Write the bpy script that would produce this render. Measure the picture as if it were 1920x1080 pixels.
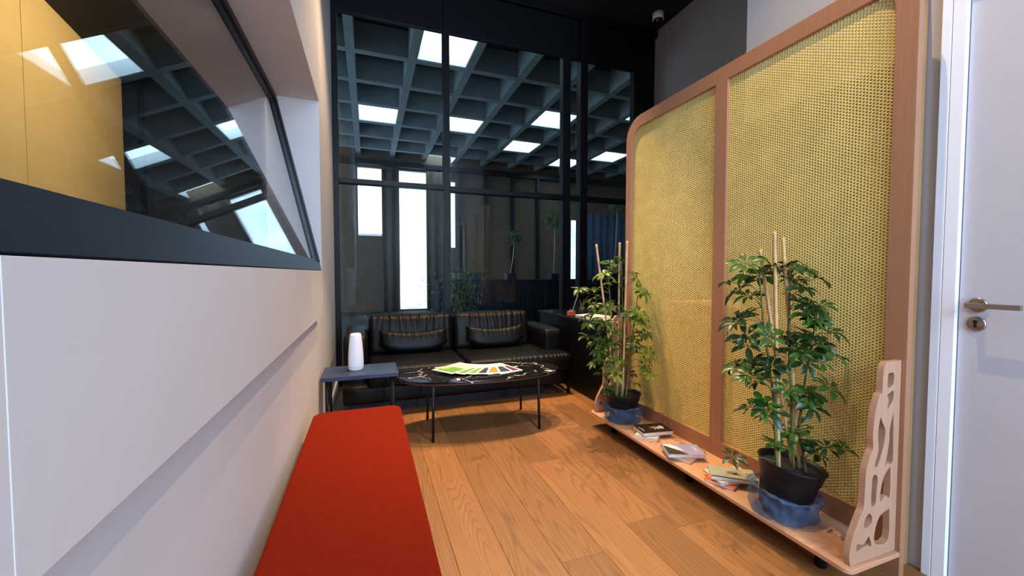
import bpy, bmesh, math, random
import numpy as np
from mathutils import Vector, Matrix, Euler

for o in list(bpy.data.objects):
    bpy.data.objects.remove(o)
SC = bpy.context.scene
COL = SC.collection
R = math.radians
random.seed(7)

# ------------------------------------------------------------------ camera
CAMZ = 1.15
cd = bpy.data.cameras.new('camera')
cd.sensor_width = 36.0
cd.lens = 747.0 * 36.0 / 1920.0
cd.clip_start = 0.02
cam = bpy.data.objects.new('camera', cd)
COL.objects.link(cam)
cam.location = (0, 0, CAMZ)
cam.rotation_euler = (R(90 - 2.15), 0, R(-19.9))
SC.camera = cam

# ------------------------------------------------------------------ world and lights
SC.view_settings.view_transform = 'Standard'
SC.view_settings.look = 'None'
SC.view_settings.gamma = 1.0
SC.view_settings.use_curve_mapping = False
SC.view_settings.exposure = 0.28

w = bpy.data.worlds.new('overcast_sky')
SC.world = w
w.use_nodes = True
w.node_tree.nodes['Background'].inputs['Color'].default_value = (0.70, 0.86, 1.0, 1)
w.node_tree.nodes['Background'].inputs['Strength'].default_value = 3.0

def area(name, loc, rot, sx, sy, power, color, spread=180):
    l = bpy.data.lights.new(name, 'AREA')
    l.shape = 'RECTANGLE'; l.size = sx; l.size_y = sy
    l.energy = power; l.color = color; l.spread = R(spread)
    o = bpy.data.objects.new(name, l); COL.objects.link(o)
    o.location = loc; o.rotation_euler = rot
    return o

def spot(name, loc, target, power, color, angle=80, blend=0.6, rad=0.03):
    l = bpy.data.lights.new(name, 'SPOT')
    l.energy = power; l.color = color; l.spot_size = R(angle); l.spot_blend = blend
    l.shadow_soft_size = rad
    o = bpy.data.objects.new(name, l); COL.objects.link(o)
    o.location = loc
    d = Vector(target) - Vector(loc)
    o.rotation_euler = d.to_track_quat('-Z', 'Y').to_euler()
    return o

WARM = (1.0, 0.70, 0.42)
COOL = (0.51, 0.70, 1.0)
# daylight through the two tall windows behind the camera
area('daylight_window', (0.08, -2.62, 3.05), (R(90), 0, 0), 0.60, 1.8, 60, COOL)
area('daylight_window', (1.20, -2.62, 2.05), (R(90), 0, 0), 0.72, 3.7, 150, COOL)
# added area light brightening the hall from the west; no window built there
area('hall_west_fill', (-3.85, 8.4, 2.2), (0, R(-90), 0), 3.4, 6.5, 150, (0.60, 0.82, 1.0))
# warm ceiling spots of the lounge
spot('ceiling_spot', (1.10, 1.00, 4.15), (1.20, 1.15, 0), 200, WARM, 72, 0.7, 0.012)
spot('ceiling_spot', (1.40, 3.25, 4.15), (1.1, 2.80, 0), 440, WARM, 58, 0.5, 0.01)
spot('ceiling_spot', (2.25, 3.45, 4.15), (1.5, 2.3, 0), 280, WARM, 52, 0.5, 0.008)
spot('ceiling_spot', (0.40, 3.05, 4.15), (0.20, 3.1, 0), 270, WARM, 84, 0.7, 0.01)
# unseen spot added to brighten the mustard wall behind the slanted window
spot('side_room_fill', (-0.60, 2.55, 2.45), (-1.50, 2.75, 1.45), 44, (1.0, 0.84, 0.62), 150, 0.5, 0.05)

# ------------------------------------------------------------------ helpers
def lin(c):
    return tuple(((x / 12.92) if x <= 0.04045 else ((x + 0.055) / 1.055) ** 2.4) for x in [v / 255.0 for v in c])

def newmat(name):
    m = bpy.data.materials.new(name); m.use_nodes = True
    return m, m.node_tree.nodes, m.node_tree.links, m.node_tree.nodes['Principled BSDF']

def mat(name, rgb, rough=0.5, metal=0.0, var=0.08, scale=6.0, bump=0.0, bscale=60.0, spec=0.5, coat=0.0, objvar=0.0):
    m, N, L, p = newmat(name)
    c = lin(rgb)
    p.inputs['Roughness'].default_value = rough
    p.inputs['Metallic'].default_value = metal
    p.inputs['Specular IOR Level'].default_value = spec
    p.inputs['Coat Weight'].default_value = coat
    tc = N.new('ShaderNodeTexCoord')
    nz = N.new('ShaderNodeTexNoise'); nz.inputs['Scale'].default_value = scale; nz.inputs['Detail'].default_value = 5
    L.new(tc.outputs['Object'], nz.inputs['Vector'])
    rp = N.new('ShaderNodeValToRGB')
    rp.color_ramp.elements[0].position = 0.3; rp.color_ramp.elements[1].position = 0.7
    rp.color_ramp.elements[0].color = tuple(max(0, x * (1 - var)) for x in c) + (1,)
    rp.color_ramp.elements[1].color = tuple(min(1, x * (1 + var)) for x in c) + (1,)
    L.new(nz.outputs['Fac'], rp.inputs['Fac'])
    out = rp.outputs['Color']
    if objvar > 0:
        oi = N.new('ShaderNodeObjectInfo')
        hs = N.new('ShaderNodeHueSaturation')
        mr = N.new('ShaderNodeMapRange'); mr.inputs['To Min'].default_value = 1 - objvar; mr.inputs['To Max'].default_value = 1 + objvar
        L.new(oi.outputs['Random'], mr.inputs['Value']); L.new(mr.outputs['Result'], hs.inputs['Value'])
        L.new(out, hs.inputs['Color']); out = hs.outputs['Color']
    L.new(out, p.inputs['Base Color'])
    if bump > 0:
        n2 = N.new('ShaderNodeTexNoise'); n2.inputs['Scale'].default_value = bscale; n2.inputs['Detail'].default_value = 4
        L.new(tc.outputs['Object'], n2.inputs['Vector'])
        b = N.new('ShaderNodeBump'); b.inputs['Strength'].default_value = bump; b.inputs['Distance'].default_value = 0.01
        L.new(n2.outputs['Fac'], b.inputs['Height']); L.new(b.outputs['Normal'], p.inputs['Normal'])
    return m

def wood(name, light, dark, along=1, ring=7.0, stretch=0.07, rough=0.45, objvar=0.0, distort=5.0, vary=False, mixf=0.55):
    m, N, L, p = newmat(name)
    tc = N.new('ShaderNodeTexCoord')
    oi = N.new('ShaderNodeObjectInfo')
    add = N.new('ShaderNodeVectorMath'); add.operation = 'ADD'
    comb = N.new('ShaderNodeVectorMath'); comb.operation = 'SCALE'
    comb.inputs[0].default_value = (17.0, 31.0, 9.0)
    L.new(oi.outputs['Random'], comb.inputs['Scale'])
    L.new(tc.outputs['Object'], add.inputs[0])
    if vary: L.new(comb.outputs['Vector'], add.inputs[1])
    mp = N.new('ShaderNodeMapping')
    s = [1.0, 1.0, 1.0]; s[along] = stretch
    mp.inputs['Scale'].default_value = s
    L.new(add.outputs['Vector'], mp.inputs['Vector'])
    nz = N.new('ShaderNodeTexNoise'); nz.inputs['Scale'].default_value = ring; nz.inputs['Detail'].default_value = 2.0
    L.new(mp.outputs['Vector'], nz.inputs['Vector'])
    # contour lines of a slow noise = cathedral grain
    mul = N.new('ShaderNodeMath'); mul.operation = 'MULTIPLY'; mul.inputs[1].default_value = distort * 9
    L.new(nz.outputs['Fac'], mul.inputs[0])
    sn = N.new('ShaderNodeMath'); sn.operation = 'SINE'
    L.new(mul.outputs[0], sn.inputs[0])
    mr = N.new('ShaderNodeMapRange'); mr.inputs['From Min'].default_value = -1; mr.inputs['From Max'].default_value = 1
    L.new(sn.outputs[0], mr.inputs['Value'])
    pw = N.new('ShaderNodeMath'); pw.operation = 'POWER'; pw.inputs[1].default_value = 4.0
    L.new(mr.outputs['Result'], pw.inputs[0])
    fine = N.new('ShaderNodeTexNoise'); fine.inputs['Scale'].default_value = 90; fine.inputs['Detail'].default_value = 3
    mp2 = N.new('ShaderNodeMapping'); s2 = [1.0, 1.0, 1.0]; s2[along] = 0.03
    mp2.inputs['Scale'].default_value = s2
    L.new(add.outputs['Vector'], mp2.inputs['Vector']); L.new(mp2.outputs['Vector'], fine.inputs['Vector'])
    mixn = N.new('ShaderNodeMath'); mixn.operation = 'MULTIPLY_ADD'; mixn.inputs[1].default_value = mixf
    fm = N.new('ShaderNodeMath'); fm.operation = 'MULTIPLY'; fm.inputs[1].default_value = 0.5
    L.new(fine.outputs['Fac'], fm.inputs[0])
    L.new(pw.outputs[0], mixn.inputs[0]); L.new(fm.outputs[0], mixn.inputs[2])
    rp = N.new('ShaderNodeValToRGB')
    rp.color_ramp.elements[0].position = 0.1; rp.color_ramp.elements[1].position = 0.95
    rp.color_ramp.elements[0].color = lin(light) + (1,); rp.color_ramp.elements[1].color = lin(dark) + (1,)
    L.new(mixn.outputs[0], rp.inputs['Fac'])
    out = rp.outputs['Color']
    if objvar > 0:
        hs = N.new('ShaderNodeHueSaturation')
        m2 = N.new('ShaderNodeMapRange'); m2.inputs['To Min'].default_value = 1 - objvar; m2.inputs['To Max'].default_value = 1 + objvar * 0.8
        L.new(oi.outputs['Random'], m2.inputs['Value']); L.new(m2.outputs['Result'], hs.inputs['Value'])
        L.new(out, hs.inputs['Color']); out = hs.outputs['Color']
    L.new(out, p.inputs['Base Color'])
    p.inputs['Roughness'].default_value = rough
    b = N.new('ShaderNodeBump'); b.inputs['Strength'].default_value = 0.12; b.inputs['Distance'].default_value = 0.002
    L.new(mixn.outputs[0], b.inputs['Height']); L.new(b.outputs['Normal'], p.inputs['Normal'])
    return m

def glass(name, tint, f0=0.04, gain=1.0, rough=0.0):
    m = bpy.data.materials.new(name); m.use_nodes = True
    N, L = m.node_tree.nodes, m.node_tree.links
    N.clear()
    out = N.new('ShaderNodeOutputMaterial')
    mix = N.new('ShaderNodeMixShader')
    tr = N.new('ShaderNodeBsdfTransparent'); tr.inputs['Color'].default_value = tuple(tint) + (1,)
    gl = N.new('ShaderNodeBsdfGlossy'); gl.inputs['Roughness'].default_value = rough
    lw = N.new('ShaderNodeLayerWeight'); lw.inputs['Blend'].default_value = 0.5
    p5 = N.new('ShaderNodeMath'); p5.operation = 'POWER'; p5.inputs[1].default_value = 5.0
    ma = N.new('ShaderNodeMath'); ma.operation = 'MULTIPLY_ADD'; ma.inputs[1].default_value = (1 - f0) * gain; ma.inputs[2].default_value = f0
    ma.use_clamp = True
    L.new(lw.outputs['Facing'], p5.inputs[0]); L.new(p5.outputs[0], ma.inputs[0])
    L.new(ma.outputs[0], mix.inputs['Fac']); L.new(tr.outputs[0], mix.inputs[1]); L.new(gl.outputs[0], mix.inputs[2])
    L.new(mix.outputs[0], out.inputs['Surface'])
    return m

def worigin(o):
    p = Vector((0, 0, 0))
    while o is not None:
        p += o.location; o = o.parent
    return p

def tag(o, label=None, cat=None, group=None, kind=None):
    if label: o['label'] = label
    if cat: o['category'] = cat
    if group: o['group'] = group
    if kind: o['kind'] = kind
    return o

def empty(name, loc, label=None, cat=None, group=None, kind=None):
    o = bpy.data.objects.new(name, None); COL.objects.link(o)
    o.location = loc; o.empty_display_size = 0.1
    return tag(o, label, cat, group, kind)

def link_mesh(name, me, m, parent=None, loc=None, smooth=False):
    o = bpy.data.objects.new(name, me); COL.objects.link(o)
    if m is not None and len(me.materials) == 0: me.materials.append(m)
    if parent is not None: o.parent = parent
    if loc is not None: o.location = loc
    if smooth:
        me.polygons.foreach_set('use_smooth', [True] * len(me.polygons))
    return o

def pobj(name, V, F, m, parent=None, smooth=False, loc=None):
    """mesh object from world coordinates; parts are stored relative to their thing"""
    V = [Vector(v) for v in V]
    if parent is not None: off = worigin(parent)
    elif loc is not None: off = Vector(loc)
    else:
        xs = [v.x for v in V]; ys = [v.y for v in V]; zs = [v.z for v in V]
        off = Vector(((min(xs) + max(xs)) / 2, (min(ys) + max(ys)) / 2, min(zs)))
    me = bpy.data.meshes.new(name)
    me.from_pydata([tuple(v - off) for v in V], [], F)
    me.update()
    o = link_mesh(name, me, m, parent, None, smooth)
    if parent is None: o.location = off
    return o

class MB:
    def __init__(s): s.V = []; s.F = []
    def add(s, V, F):
        n = len(s.V); s.V += [Vector(v) for v in V]; s.F += [tuple(i + n for i in f) for f in F]; return s
    def box(s, lo, hi, M=None):
        x0, y0, z0 = lo; x1, y1, z1 = hi
        V = [Vector(v) for v in ((x0,y0,z0),(x1,y0,z0),(x1,y1,z0),(x0,y1,z0),(x0,y0,z1),(x1,y0,z1),(x1,y1,z1),(x0,y1,z1))]
        if M is not None: V = [M @ v for v in V]
        return s.add(V, [(0,3,2,1),(4,5,6,7),(0,1,5,4),(1,2,6,5),(2,3,7,6),(3,0,4,7)])
    def tube(s, pts, rad, n=8, cap=True):
        pts = [Vector(p) for p in pts]
        if not hasattr(rad, '__len__'): rad = [rad] * len(pts)
        V, F = [], []
        up = Vector((0, 0, 1))
        ref = None
        for i, p in enumerate(pts):
            t = (pts[min(i + 1, len(pts) - 1)] - pts[max(i - 1, 0)]).normalized()
            if ref is None:
                ref = t.cross(up if abs(t.z) < 0.95 else Vector((1, 0, 0))).normalized()
            ref = (ref - t * ref.dot(t)).normalized()
            b = t.cross(ref)
            for k in range(n):
                a = 2 * math.pi * k / n
                V.append(p + (ref * math.cos(a) + b * math.sin(a)) * rad[i])
        for i in range(len(pts) - 1):
            for k in range(n):
                a, c = i * n + k, i * n + (k + 1) % n
                F.append((a, c, c + n, a + n))
        if cap:
            F.append(tuple(range(n - 1, -1, -1))); F.append(tuple(range((len(pts) - 1) * n, len(pts) * n)))
        return s.add(V, F)
    def lathe(s, prof, c=(0, 0, 0), n=32, M=None, capb=True, capt=True, wob=None):
        V, F = [], []
        for i, (r, z) in enumerate(prof):
            for k in range(n):
                a = 2 * math.pi * k / n
                rr = r + (wob(a, i) if wob else 0)
                v = Vector((rr * math.cos(a), rr * math.sin(a), z))
                if M is not None: v = M @ v
                V.append(v + Vector(c))
        for i in range(len(prof) - 1):
            for k in range(n):
                a, b = i * n + k, i * n + (k + 1) % n
                F.append((a, b, b + n, a + n))
        if capb: F.append(tuple(range(n - 1, -1, -1)))
        if capt: F.append(tuple(range((len(prof) - 1) * n, len(prof) * n)))
        return s.add(V, F)
    def rbox(s, lo, hi, r=0.02, n=8, bulge=(0, 0, 0), disp=None, M=None):
        """rounded box: subdivided cube, corners rounded by r, faces puffed by bulge"""
        lo = Vector(lo); hi = Vector(hi); c = (lo + hi) / 2; h = (hi - lo) / 2
        if not hasattr(n, '__len__'): n = (n, n, n)
        idx = {}; V = []; F = []
        def coord(k, nn, hh):
            # denser rows near the edge
            t = -1 + 2 * k / nn
            return t
        def vid(i, j, k):
            key = (i, j, k)
            if key in idx: return idx[key]
            q = Vector((coord(i, n[0], h.x) * h.x, coord(j, n[1], h.y) * h.y, coord(k, n[2], h.z) * h.z))
            inner = Vector((max(-h.x + r, min(h.x - r, q.x)), max(-h.y + r, min(h.y - r, q.y)), max(-h.z + r, min(h.z - r, q.z))))
            d = q - inner
            if d.length > 1e-9:
                d = d.normalized() * r
            p = inner + d
            u = Vector((q.x / h.x, q.y / h.y, q.z / h.z))
            p.x += bulge[0] * u.x * (1 - u.y ** 2) * (1 - u.z ** 2)
            p.y += bulge[1] * u.y * (1 - u.x ** 2) * (1 - u.z ** 2)
            p.z += bulge[2] * u.z * (1 - u.x ** 2) * (1 - u.y ** 2)
            if disp: p = p + Vector(disp(u))
            if M is not None: p = M @ p
            idx[key] = len(V); V.append(p + c)
            return idx[key]
        N0, N1, N2 = n
        for i in range(N0):
            for j in range(N1):
                F.append((vid(i,j,0), vid(i,j+1,0), vid(i+1,j+1,0), vid(i+1,j,0)))
                F.append((vid(i,j,N2), vid(i+1,j,N2), vid(i+1,j+1,N2), vid(i,j+1,N2)))
        for i in range(N0):
            for k in range(N2):
                F.append((vid(i,0,k), vid(i+1,0,k), vid(i+1,0,k+1), vid(i,0,k+1)))
                F.append((vid(i,N1,k), vid(i,N1,k+1), vid(i+1,N1,k+1), vid(i+1,N1,k)))
        for j in range(N1):
            for k in range(N2):
                F.append((vid(0,j,k), vid(0,j,k+1), vid(0,j+1,k+1), vid(0,j+1,k)))
                F.append((vid(N0,j,k), vid(N0,j+1,k), vid(N0,j+1,k+1), vid(N0,j,k+1)))
        return s.add(V, F)
    def build(s, name, m, parent=None, smooth=False, loc=None):
        return pobj(name, s.V, s.F, m, parent, smooth, loc)

def bevel(o, wd=0.003, seg=2):
    b = o.modifiers.new('bevel', 'BEVEL'); b.width = wd; b.segments = seg; b.limit_method = 'ANGLE'; b.angle_limit = R(40)
    return o

def box(name, lo, hi, m, parent=None, bev=0.0):
    o = MB().box(lo, hi).build(name, m, parent)
    if bev: bevel(o, bev)
    return o

def extrude(name, loops, depth, M, m, parent=None, bev=0.0):
    """flat outline with holes (first loop outer), extruded by depth along local Z, then placed by M (world)"""
    cu = bpy.data.curves.new('tmp', 'CURVE'); cu.dimensions = '2D'; cu.fill_mode = 'BOTH'
    cu.extrude = max(depth / 2 - bev, 1e-5); cu.bevel_depth = bev; cu.bevel_resolution = 1
    if bev: cu.offset = -bev
    for lp in loops:
        sp = cu.splines.new('POLY'); sp.points.add(len(lp) - 1)
        for q, (x, y) in zip(sp.points, lp): q.co = (x, y, 0, 1)
        sp.use_cyclic_u = True
    t = bpy.data.objects.new('tmp', cu); COL.objects.link(t)
    dg = bpy.context.evaluated_depsgraph_get()
    me = bpy.data.meshes.new_from_object(t.evaluated_get(dg))
    bpy.data.objects.remove(t); bpy.data.curves.remove(cu)
    V = [M @ v.co for v in me.vertices]; F = [tuple(p.vertices) for p in me.polygons]
    bpy.data.meshes.remove(me)
    return pobj(name, V, F, m, parent)

def smooth_loop(pts, n=4):
    """Catmull-Rom through a closed loop"""
    out = []; k = len(pts)
    for i in range(k):
        p0, p1, p2, p3 = [Vector(pts[(i + j - 1) % k]) for j in range(4)]
        for s in range(n):
            t = s / n
            q = 0.5 * ((2 * p1) + (p2 - p0) * t + (2 * p0 - 5 * p1 + 4 * p2 - p3) * t * t + (3 * p1 - p0 - 3 * p2 + p3) * t ** 3)
            out.append((q[0], q[1]))
    return out

def rrect(x0, y0, x1, y1, rs, n=8):
    """rounded rectangle, rs = radii for (x0,y0),(x1,y0),(x1,y1),(x0,y1)"""
    out = []
    for (cx, cy, r, a0) in ((x0, y0, rs[0], 180), (x1, y0, rs[1], 270), (x1, y1, rs[2], 0), (x0, y1, rs[3], 90)):
        sx = 1 if cx == x0 else -1; sy = 1 if cy == y0 else -1
        if r <= 0: out.append((cx, cy)); continue
        ox, oy = cx + sx * r, cy + sy * r
        for k in range(n + 1):
            a = R(a0 + 90 * k / n); out.append((ox + r * math.cos(a), oy + r * math.sin(a)))
    return out

# plane Y-Z facing -X : local x -> -Y... use local x = world Y, local y = world Z, local z = world X
MYZ = lambda x: Matrix(((0, 0, 1, x), (1, 0, 0, 0), (0, 1, 0, 0), (0, 0, 0, 1)))
# plane X-Z : local x = world X, local y = world Z, local z = -world Y
MXZ = lambda y: Matrix(((1, 0, 0, 0), (0, 0, -1, y), (0, 1, 0, 0), (0, 0, 0, 1)))
MXY = lambda z: Matrix.Translation((0, 0, z))

_y = R(19.9); _p = R(2.15)
FW = Vector((math.sin(_y) * math.cos(_p), math.cos(_y) * math.cos(_p), -math.sin(_p)))
RT = Vector((math.cos(_y), -math.sin(_y), 0)); UP = RT.cross(FW)
def at(u, v, zc):
    return Vector((0, 0, CAMZ)) + (FW + RT * ((u - 960) / 747.0) - UP * ((v - 540) / 747.0)) * zc

# ------------------------------------------------------------------ materials
M = {}
M['plaster'] = mat('pale_plaster', (205, 199, 196), 0.75, var=0.05, scale=1.6, bump=0.08, bscale=25)
M['plaster_low'] = mat('pale_plaster_lower', (200, 190, 187), 0.75, var=0.06, scale=2.5, bump=0.1, bscale=20)
M['white_wall'] = mat('white_wall', (180, 177, 178), 0.7, var=0.03, scale=2)
M['grey_wall'] = mat('grey_wall', (150, 146, 144), 0.8, var=0.05, scale=2)
M['black_ceiling'] = mat('black_ceiling', (16, 15, 15), 0.85, var=0.1)
M['black_frame'] = mat('black_metal_frame', (8, 9, 12), 0.45, var=0.1, spec=0.25)
M['dark_frame'] = mat('dark_window_frame', (26, 30, 38), 0.4, var=0.1)
M['glass_back'] = glass('tinted_partition_glass', (0.88, 0.94, 0.97), 0.02, 0.8)
M['glass_side'] = glass('slanted_window_glass', (0.93, 0.96, 0.98), 0.045, 1.3)
M['plank'] = wood('oak_plank', (150, 103, 58), (94, 58, 28), along=1, ring=3.4, stretch=0.09, rough=0.45, objvar=0.20, distort=34, vary=True, mixf=0.30)
M['subfloor'] = mat('subfloor', (70, 42, 22), 0.8)
M['red'] = mat('red_wool', (120, 30, 11), 1.0, var=0.06, scale=40, bump=0.25, bscale=500, spec=0.05)
M['leather'] = mat('black_leather', (9, 8, 8), 0.47, var=0.15, scale=20, bump=0.08, bscale=120, spec=0.2)
M['black_metal'] = mat('black_metal', (12, 12, 14), 0.5, var=0.1, spec=0.3)
M['blue_top'] = mat('slate_blue_laminate', (44, 56, 80), 0.4, var=0.05)
M['beech'] = wood('beech_frame', (168, 120, 88), (132, 86, 58), along=2, ring=6.0, stretch=0.06, rough=0.5, distort=0.9)
M['beech_shelf'] = wood('beech_shelf', (205, 156, 120), (170, 118, 84), along=1, ring=6.0, stretch=0.06, rough=0.5, distort=0.9)
M['beech_edge'] = wood('beech_ply', (190, 148, 118), (160, 114, 84), along=2, ring=8.0, stretch=0.06, rough=0.5, distort=0.8)
M['cane'] = mat('yellow_cane', (222, 200, 116), 0.55, var=0.08, scale=9)
M['white_gloss'] = mat('white_lacquer', (240, 244, 252), 0.6, var=0.02)
M['door'] = mat('door_white', (194, 192, 196), 0.4, var=0.02)
M['steel'] = mat('brushed_steel', (168, 160, 155), 0.32, metal=1.0, var=0.1, scale=30)
M['dark'] = mat('dark_hole', (12, 10, 10), 0.7)
M['pot'] = mat('black_plastic', (15, 16, 20), 0.45, var=0.1, spec=0.3)
M['soil'] = mat('potting_soil', (34, 25, 20), 0.95, var=0.5, scale=60, bump=1.0, bscale=120)
M['bamboo'] = mat('bamboo', (205, 166, 112), 0.5, var=0.15, scale=14)
M['stem'] = mat('green_stem', (88, 96, 46), 0.6, var=0.2, scale=20)
M['paper'] = mat('book_pages', (226, 214, 198), 0.8, var=0.06, scale=80)
M['porcelain'] = mat('white_porcelain', (238, 236, 240), 0.35, var=0.01)

def leafmat(name, c1, c2):
    m, N, L, p = newmat(name)
    oi = N.new('ShaderNodeObjectInfo'); tc = N.new('ShaderNodeTexCoord')
    nz = N.new('ShaderNodeTexNoise'); nz.inputs['Scale'].default_value = 14
    L.new(tc.outputs['Object'], nz.inputs['Vector'])
    ad = N.new('ShaderNodeMath'); ad.operation = 'MULTIPLY_ADD'; ad.inputs[1].default_value = 0.5
    L.new(nz.outputs['Fac'], ad.inputs[0])
    pw = N.new('ShaderNodeMath'); pw.operation = 'POWER'; pw.inputs[1].default_value = 2.0
    L.new(oi.outputs['Random'], pw.inputs[0]); 
    sb = N.new('ShaderNodeMath'); sb.operation = 'SUBTRACT'; sb.inputs[1].default_value = 0.2
    L.new(pw.outputs[0], sb.inputs[0]); L.new(sb.outputs[0], ad.inputs[2])
    rp = N.new('ShaderNodeValToRGB')
    rp.color_ramp.elements[0].color = lin(c1) + (1,); rp.color_ramp.elements[1].color = lin(c2) + (1,)
    L.new(ad.outputs[0], rp.inputs['Fac']); L.new(rp.outputs['Color'], p.inputs['Base Color'])
    p.inputs['Roughness'].default_value = 0.33
    tl = N.new('ShaderNodeBsdfTranslucent'); L.new(rp.outputs['Color'], tl.inputs['Color'])
    mx = N.new('ShaderNodeMixShader'); mx.inputs['Fac'].default_value = 0.22
    out = N['Material Output']
    L.new(p.outputs[0], mx.inputs[1]); L.new(tl.outputs[0], mx.inputs[2]); L.new(mx.outputs[0], out.inputs['Surface'])
    return m
M['leaf_a'] = leafmat('schefflera_leaf_dark', (22, 50, 20), (70, 108, 36))
M['leaf_b'] = leafmat('schefflera_leaf_yellowish', (40, 72, 18), (134, 154, 48))

def marblemat():
    m, N, L, p = newmat('black_marble')
    tc = N.new('ShaderNodeTexCoord')
    nz = N.new('ShaderNodeTexNoise'); nz.inputs['Scale'].default_value = 5; nz.inputs['Detail'].default_value = 6; nz.inputs['Distortion'].default_value = 1.2
    L.new(tc.outputs['Object'], nz.inputs['Vector'])
    vm = N.new('ShaderNodeVectorMath'); vm.operation = 'MULTIPLY_ADD'; vm.inputs[1].default_value = (0.22, 0.22, 0.22)
    L.new(nz.outputs['Color'], vm.inputs[0]); L.new(tc.outputs['Object'], vm.inputs[2])
    vo = N.new('ShaderNodeTexVoronoi'); vo.feature = 'DISTANCE_TO_EDGE'; vo.inputs['Scale'].default_value = 4.0
    L.new(vm.outputs[0], vo.inputs['Vector'])
    n2 = N.new('ShaderNodeTexNoise'); n2.inputs['Scale'].default_value = 7
    L.new(tc.outputs['Object'], n2.inputs['Vector'])
    mr = N.new('ShaderNodeMapRange'); mr.inputs['From Min'].default_value = 0.42; mr.inputs['From Max'].default_value = 0.66; mr.inputs['To Min'].default_value = 0.0; mr.inputs['To Max'].default_value = 0.022
    L.new(n2.outputs['Fac'], mr.inputs['Value'])
    lt = N.new('ShaderNodeMath'); lt.operation = 'LESS_THAN'
    L.new(vo.outputs['Distance'], lt.inputs[0]); L.new(mr.outputs['Result'], lt.inputs[1])
    mx = N.new('ShaderNodeMixRGB'); mx.inputs['Color1'].default_value = lin((20, 17, 17)) + (1,); mx.inputs['Color2'].default_value = lin((215, 205, 198)) + (1,)
    L.new(lt.outputs[0], mx.inputs['Fac']); L.new(mx.outputs[0], p.inputs['Base Color'])
    p.inputs['Roughness'].default_value = 0.14
    return m
M['marble'] = marblemat()

def bagmat():
    m = bpy.data.materials.new('blue_plastic_bag'); m.use_nodes = True
    N, L = m.node_tree.nodes, m.node_tree.links
    p = N['Principled BSDF']
    p.inputs['Base Color'].default_value = lin((112, 140, 176)) + (1,)
    p.inputs['Roughness'].default_value = 0.09
    tr = N.new('ShaderNodeBsdfTransparent'); tr.inputs['Color'].default_value = (0.74, 0.84, 0.96, 1)
    tc = N.new('ShaderNodeTexCoord'); nz = N.new('ShaderNodeTexNoise'); nz.inputs['Scale'].default_value = 16; nz.inputs['Detail'].default_value = 5; nz.inputs['Distortion'].default_value = 2.5
    L.new(tc.outputs['Object'], nz.inputs['Vector'])
    bp = N.new('ShaderNodeBump'); bp.inputs['Strength'].default_value = 0.9; bp.inputs['Distance'].default_value = 0.01
    L.new(nz.outputs['Fac'], bp.inputs['Height']); L.new(bp.outputs['Normal'], p.inputs['Normal'])
    mx = N.new('ShaderNodeMixShader'); mx.inputs['Fac'].default_value = 0.27
    L.new(tr.outputs[0], mx.inputs[1]); L.new(p.outputs[0], mx.inputs[2]); L.new(mx.outputs[0], N['Material Output'].inputs['Surface'])
    return m
M['bag'] = bagmat()

def flat(name, rgb, rough=0.6): return mat(name, rgb, rough, var=0.03, scale=12)

def emis(name, c, s):
    m, N, L, p = newmat(name); p.inputs['Base Color'].default_value = (0, 0, 0, 1)
    p.inputs['Emission Color'].default_value = lin(c) + (1,); p.inputs['Emission Strength'].default_value = s
    return m
M['sky_pane'] = emis('skylight_glazing', (214, 240, 248), 4.0)
def S(o): o['kind'] = 'structure'; return o

# ------------------------------------------------------------------ room shell
H = 4.3; XW = -0.27; XR = 2.0; YG = 4.4; YB = -2.6; YE = 1.69
# floor: every oak plank its own piece
fl = S(box('floor', (-0.6, YB, -0.05), (3.7, YG, -0.016), M['subfloor']))
PW = 0.1955; X0 = 0.318 - 4 * PW
rng = random.Random(3)
joints = {4: [2.16], 5: [2.34, 0.35], 6: [1.38, 3.45], 7: [2.19, 0.2], 8: [1.5, 3.2]}
lens = {}
def plank_mesh(lw, ll):
    key = (round(lw, 3), round(ll, 3))
    if key in lens: return lens[key]
    me = bpy.data.meshes.new('plank')
    b = 0.0008; t = 0.016
    V = []
    for z, i in ((-t, 0), (-0.0015, 0), (0, b)):
        V += [(i, i, z), (lw - i, i, z), (lw - i, ll - i, z), (i, ll - i, z)]
    F = [(8, 9, 10, 11)]
    for k in (0, 4):
        for q in range(4): F.append((k + q, k + (q + 1) % 4, k + 4 + (q + 1) % 4, k + 4 + q))
    me.from_pydata(V, [], F); me.update(); me.materials.append(M['plank'])
    lens[key] = me
    return me
for c in range(0, 22):
    xa = X0 + c * PW
    if xa > 3.6: break
    js = sorted(joints.get(c, []))
    if not js:
        y = YB + rng.uniform(0.4, 1.6); js = []
        while y < YG - 0.3: js.append(round(y, 1)); y += rng.choice([1.2, 1.5, 1.8])
    ed = [YB] + js + [YG]
    for a, b2 in zip(ed[:-1], ed[1:]):
        o = bpy.data.objects.new('plank', plank_mesh(PW - 0.0008, b2 - a - 0.0008)); COL.objects.link(o)
        o.parent = fl; o.location = Vector((xa, a, 0)) - worigin(fl)

S(box('ceiling', (-0.6, YB, H), (3.7, YG + 0.1, H + 0.1), M['black_ceiling']))

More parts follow.
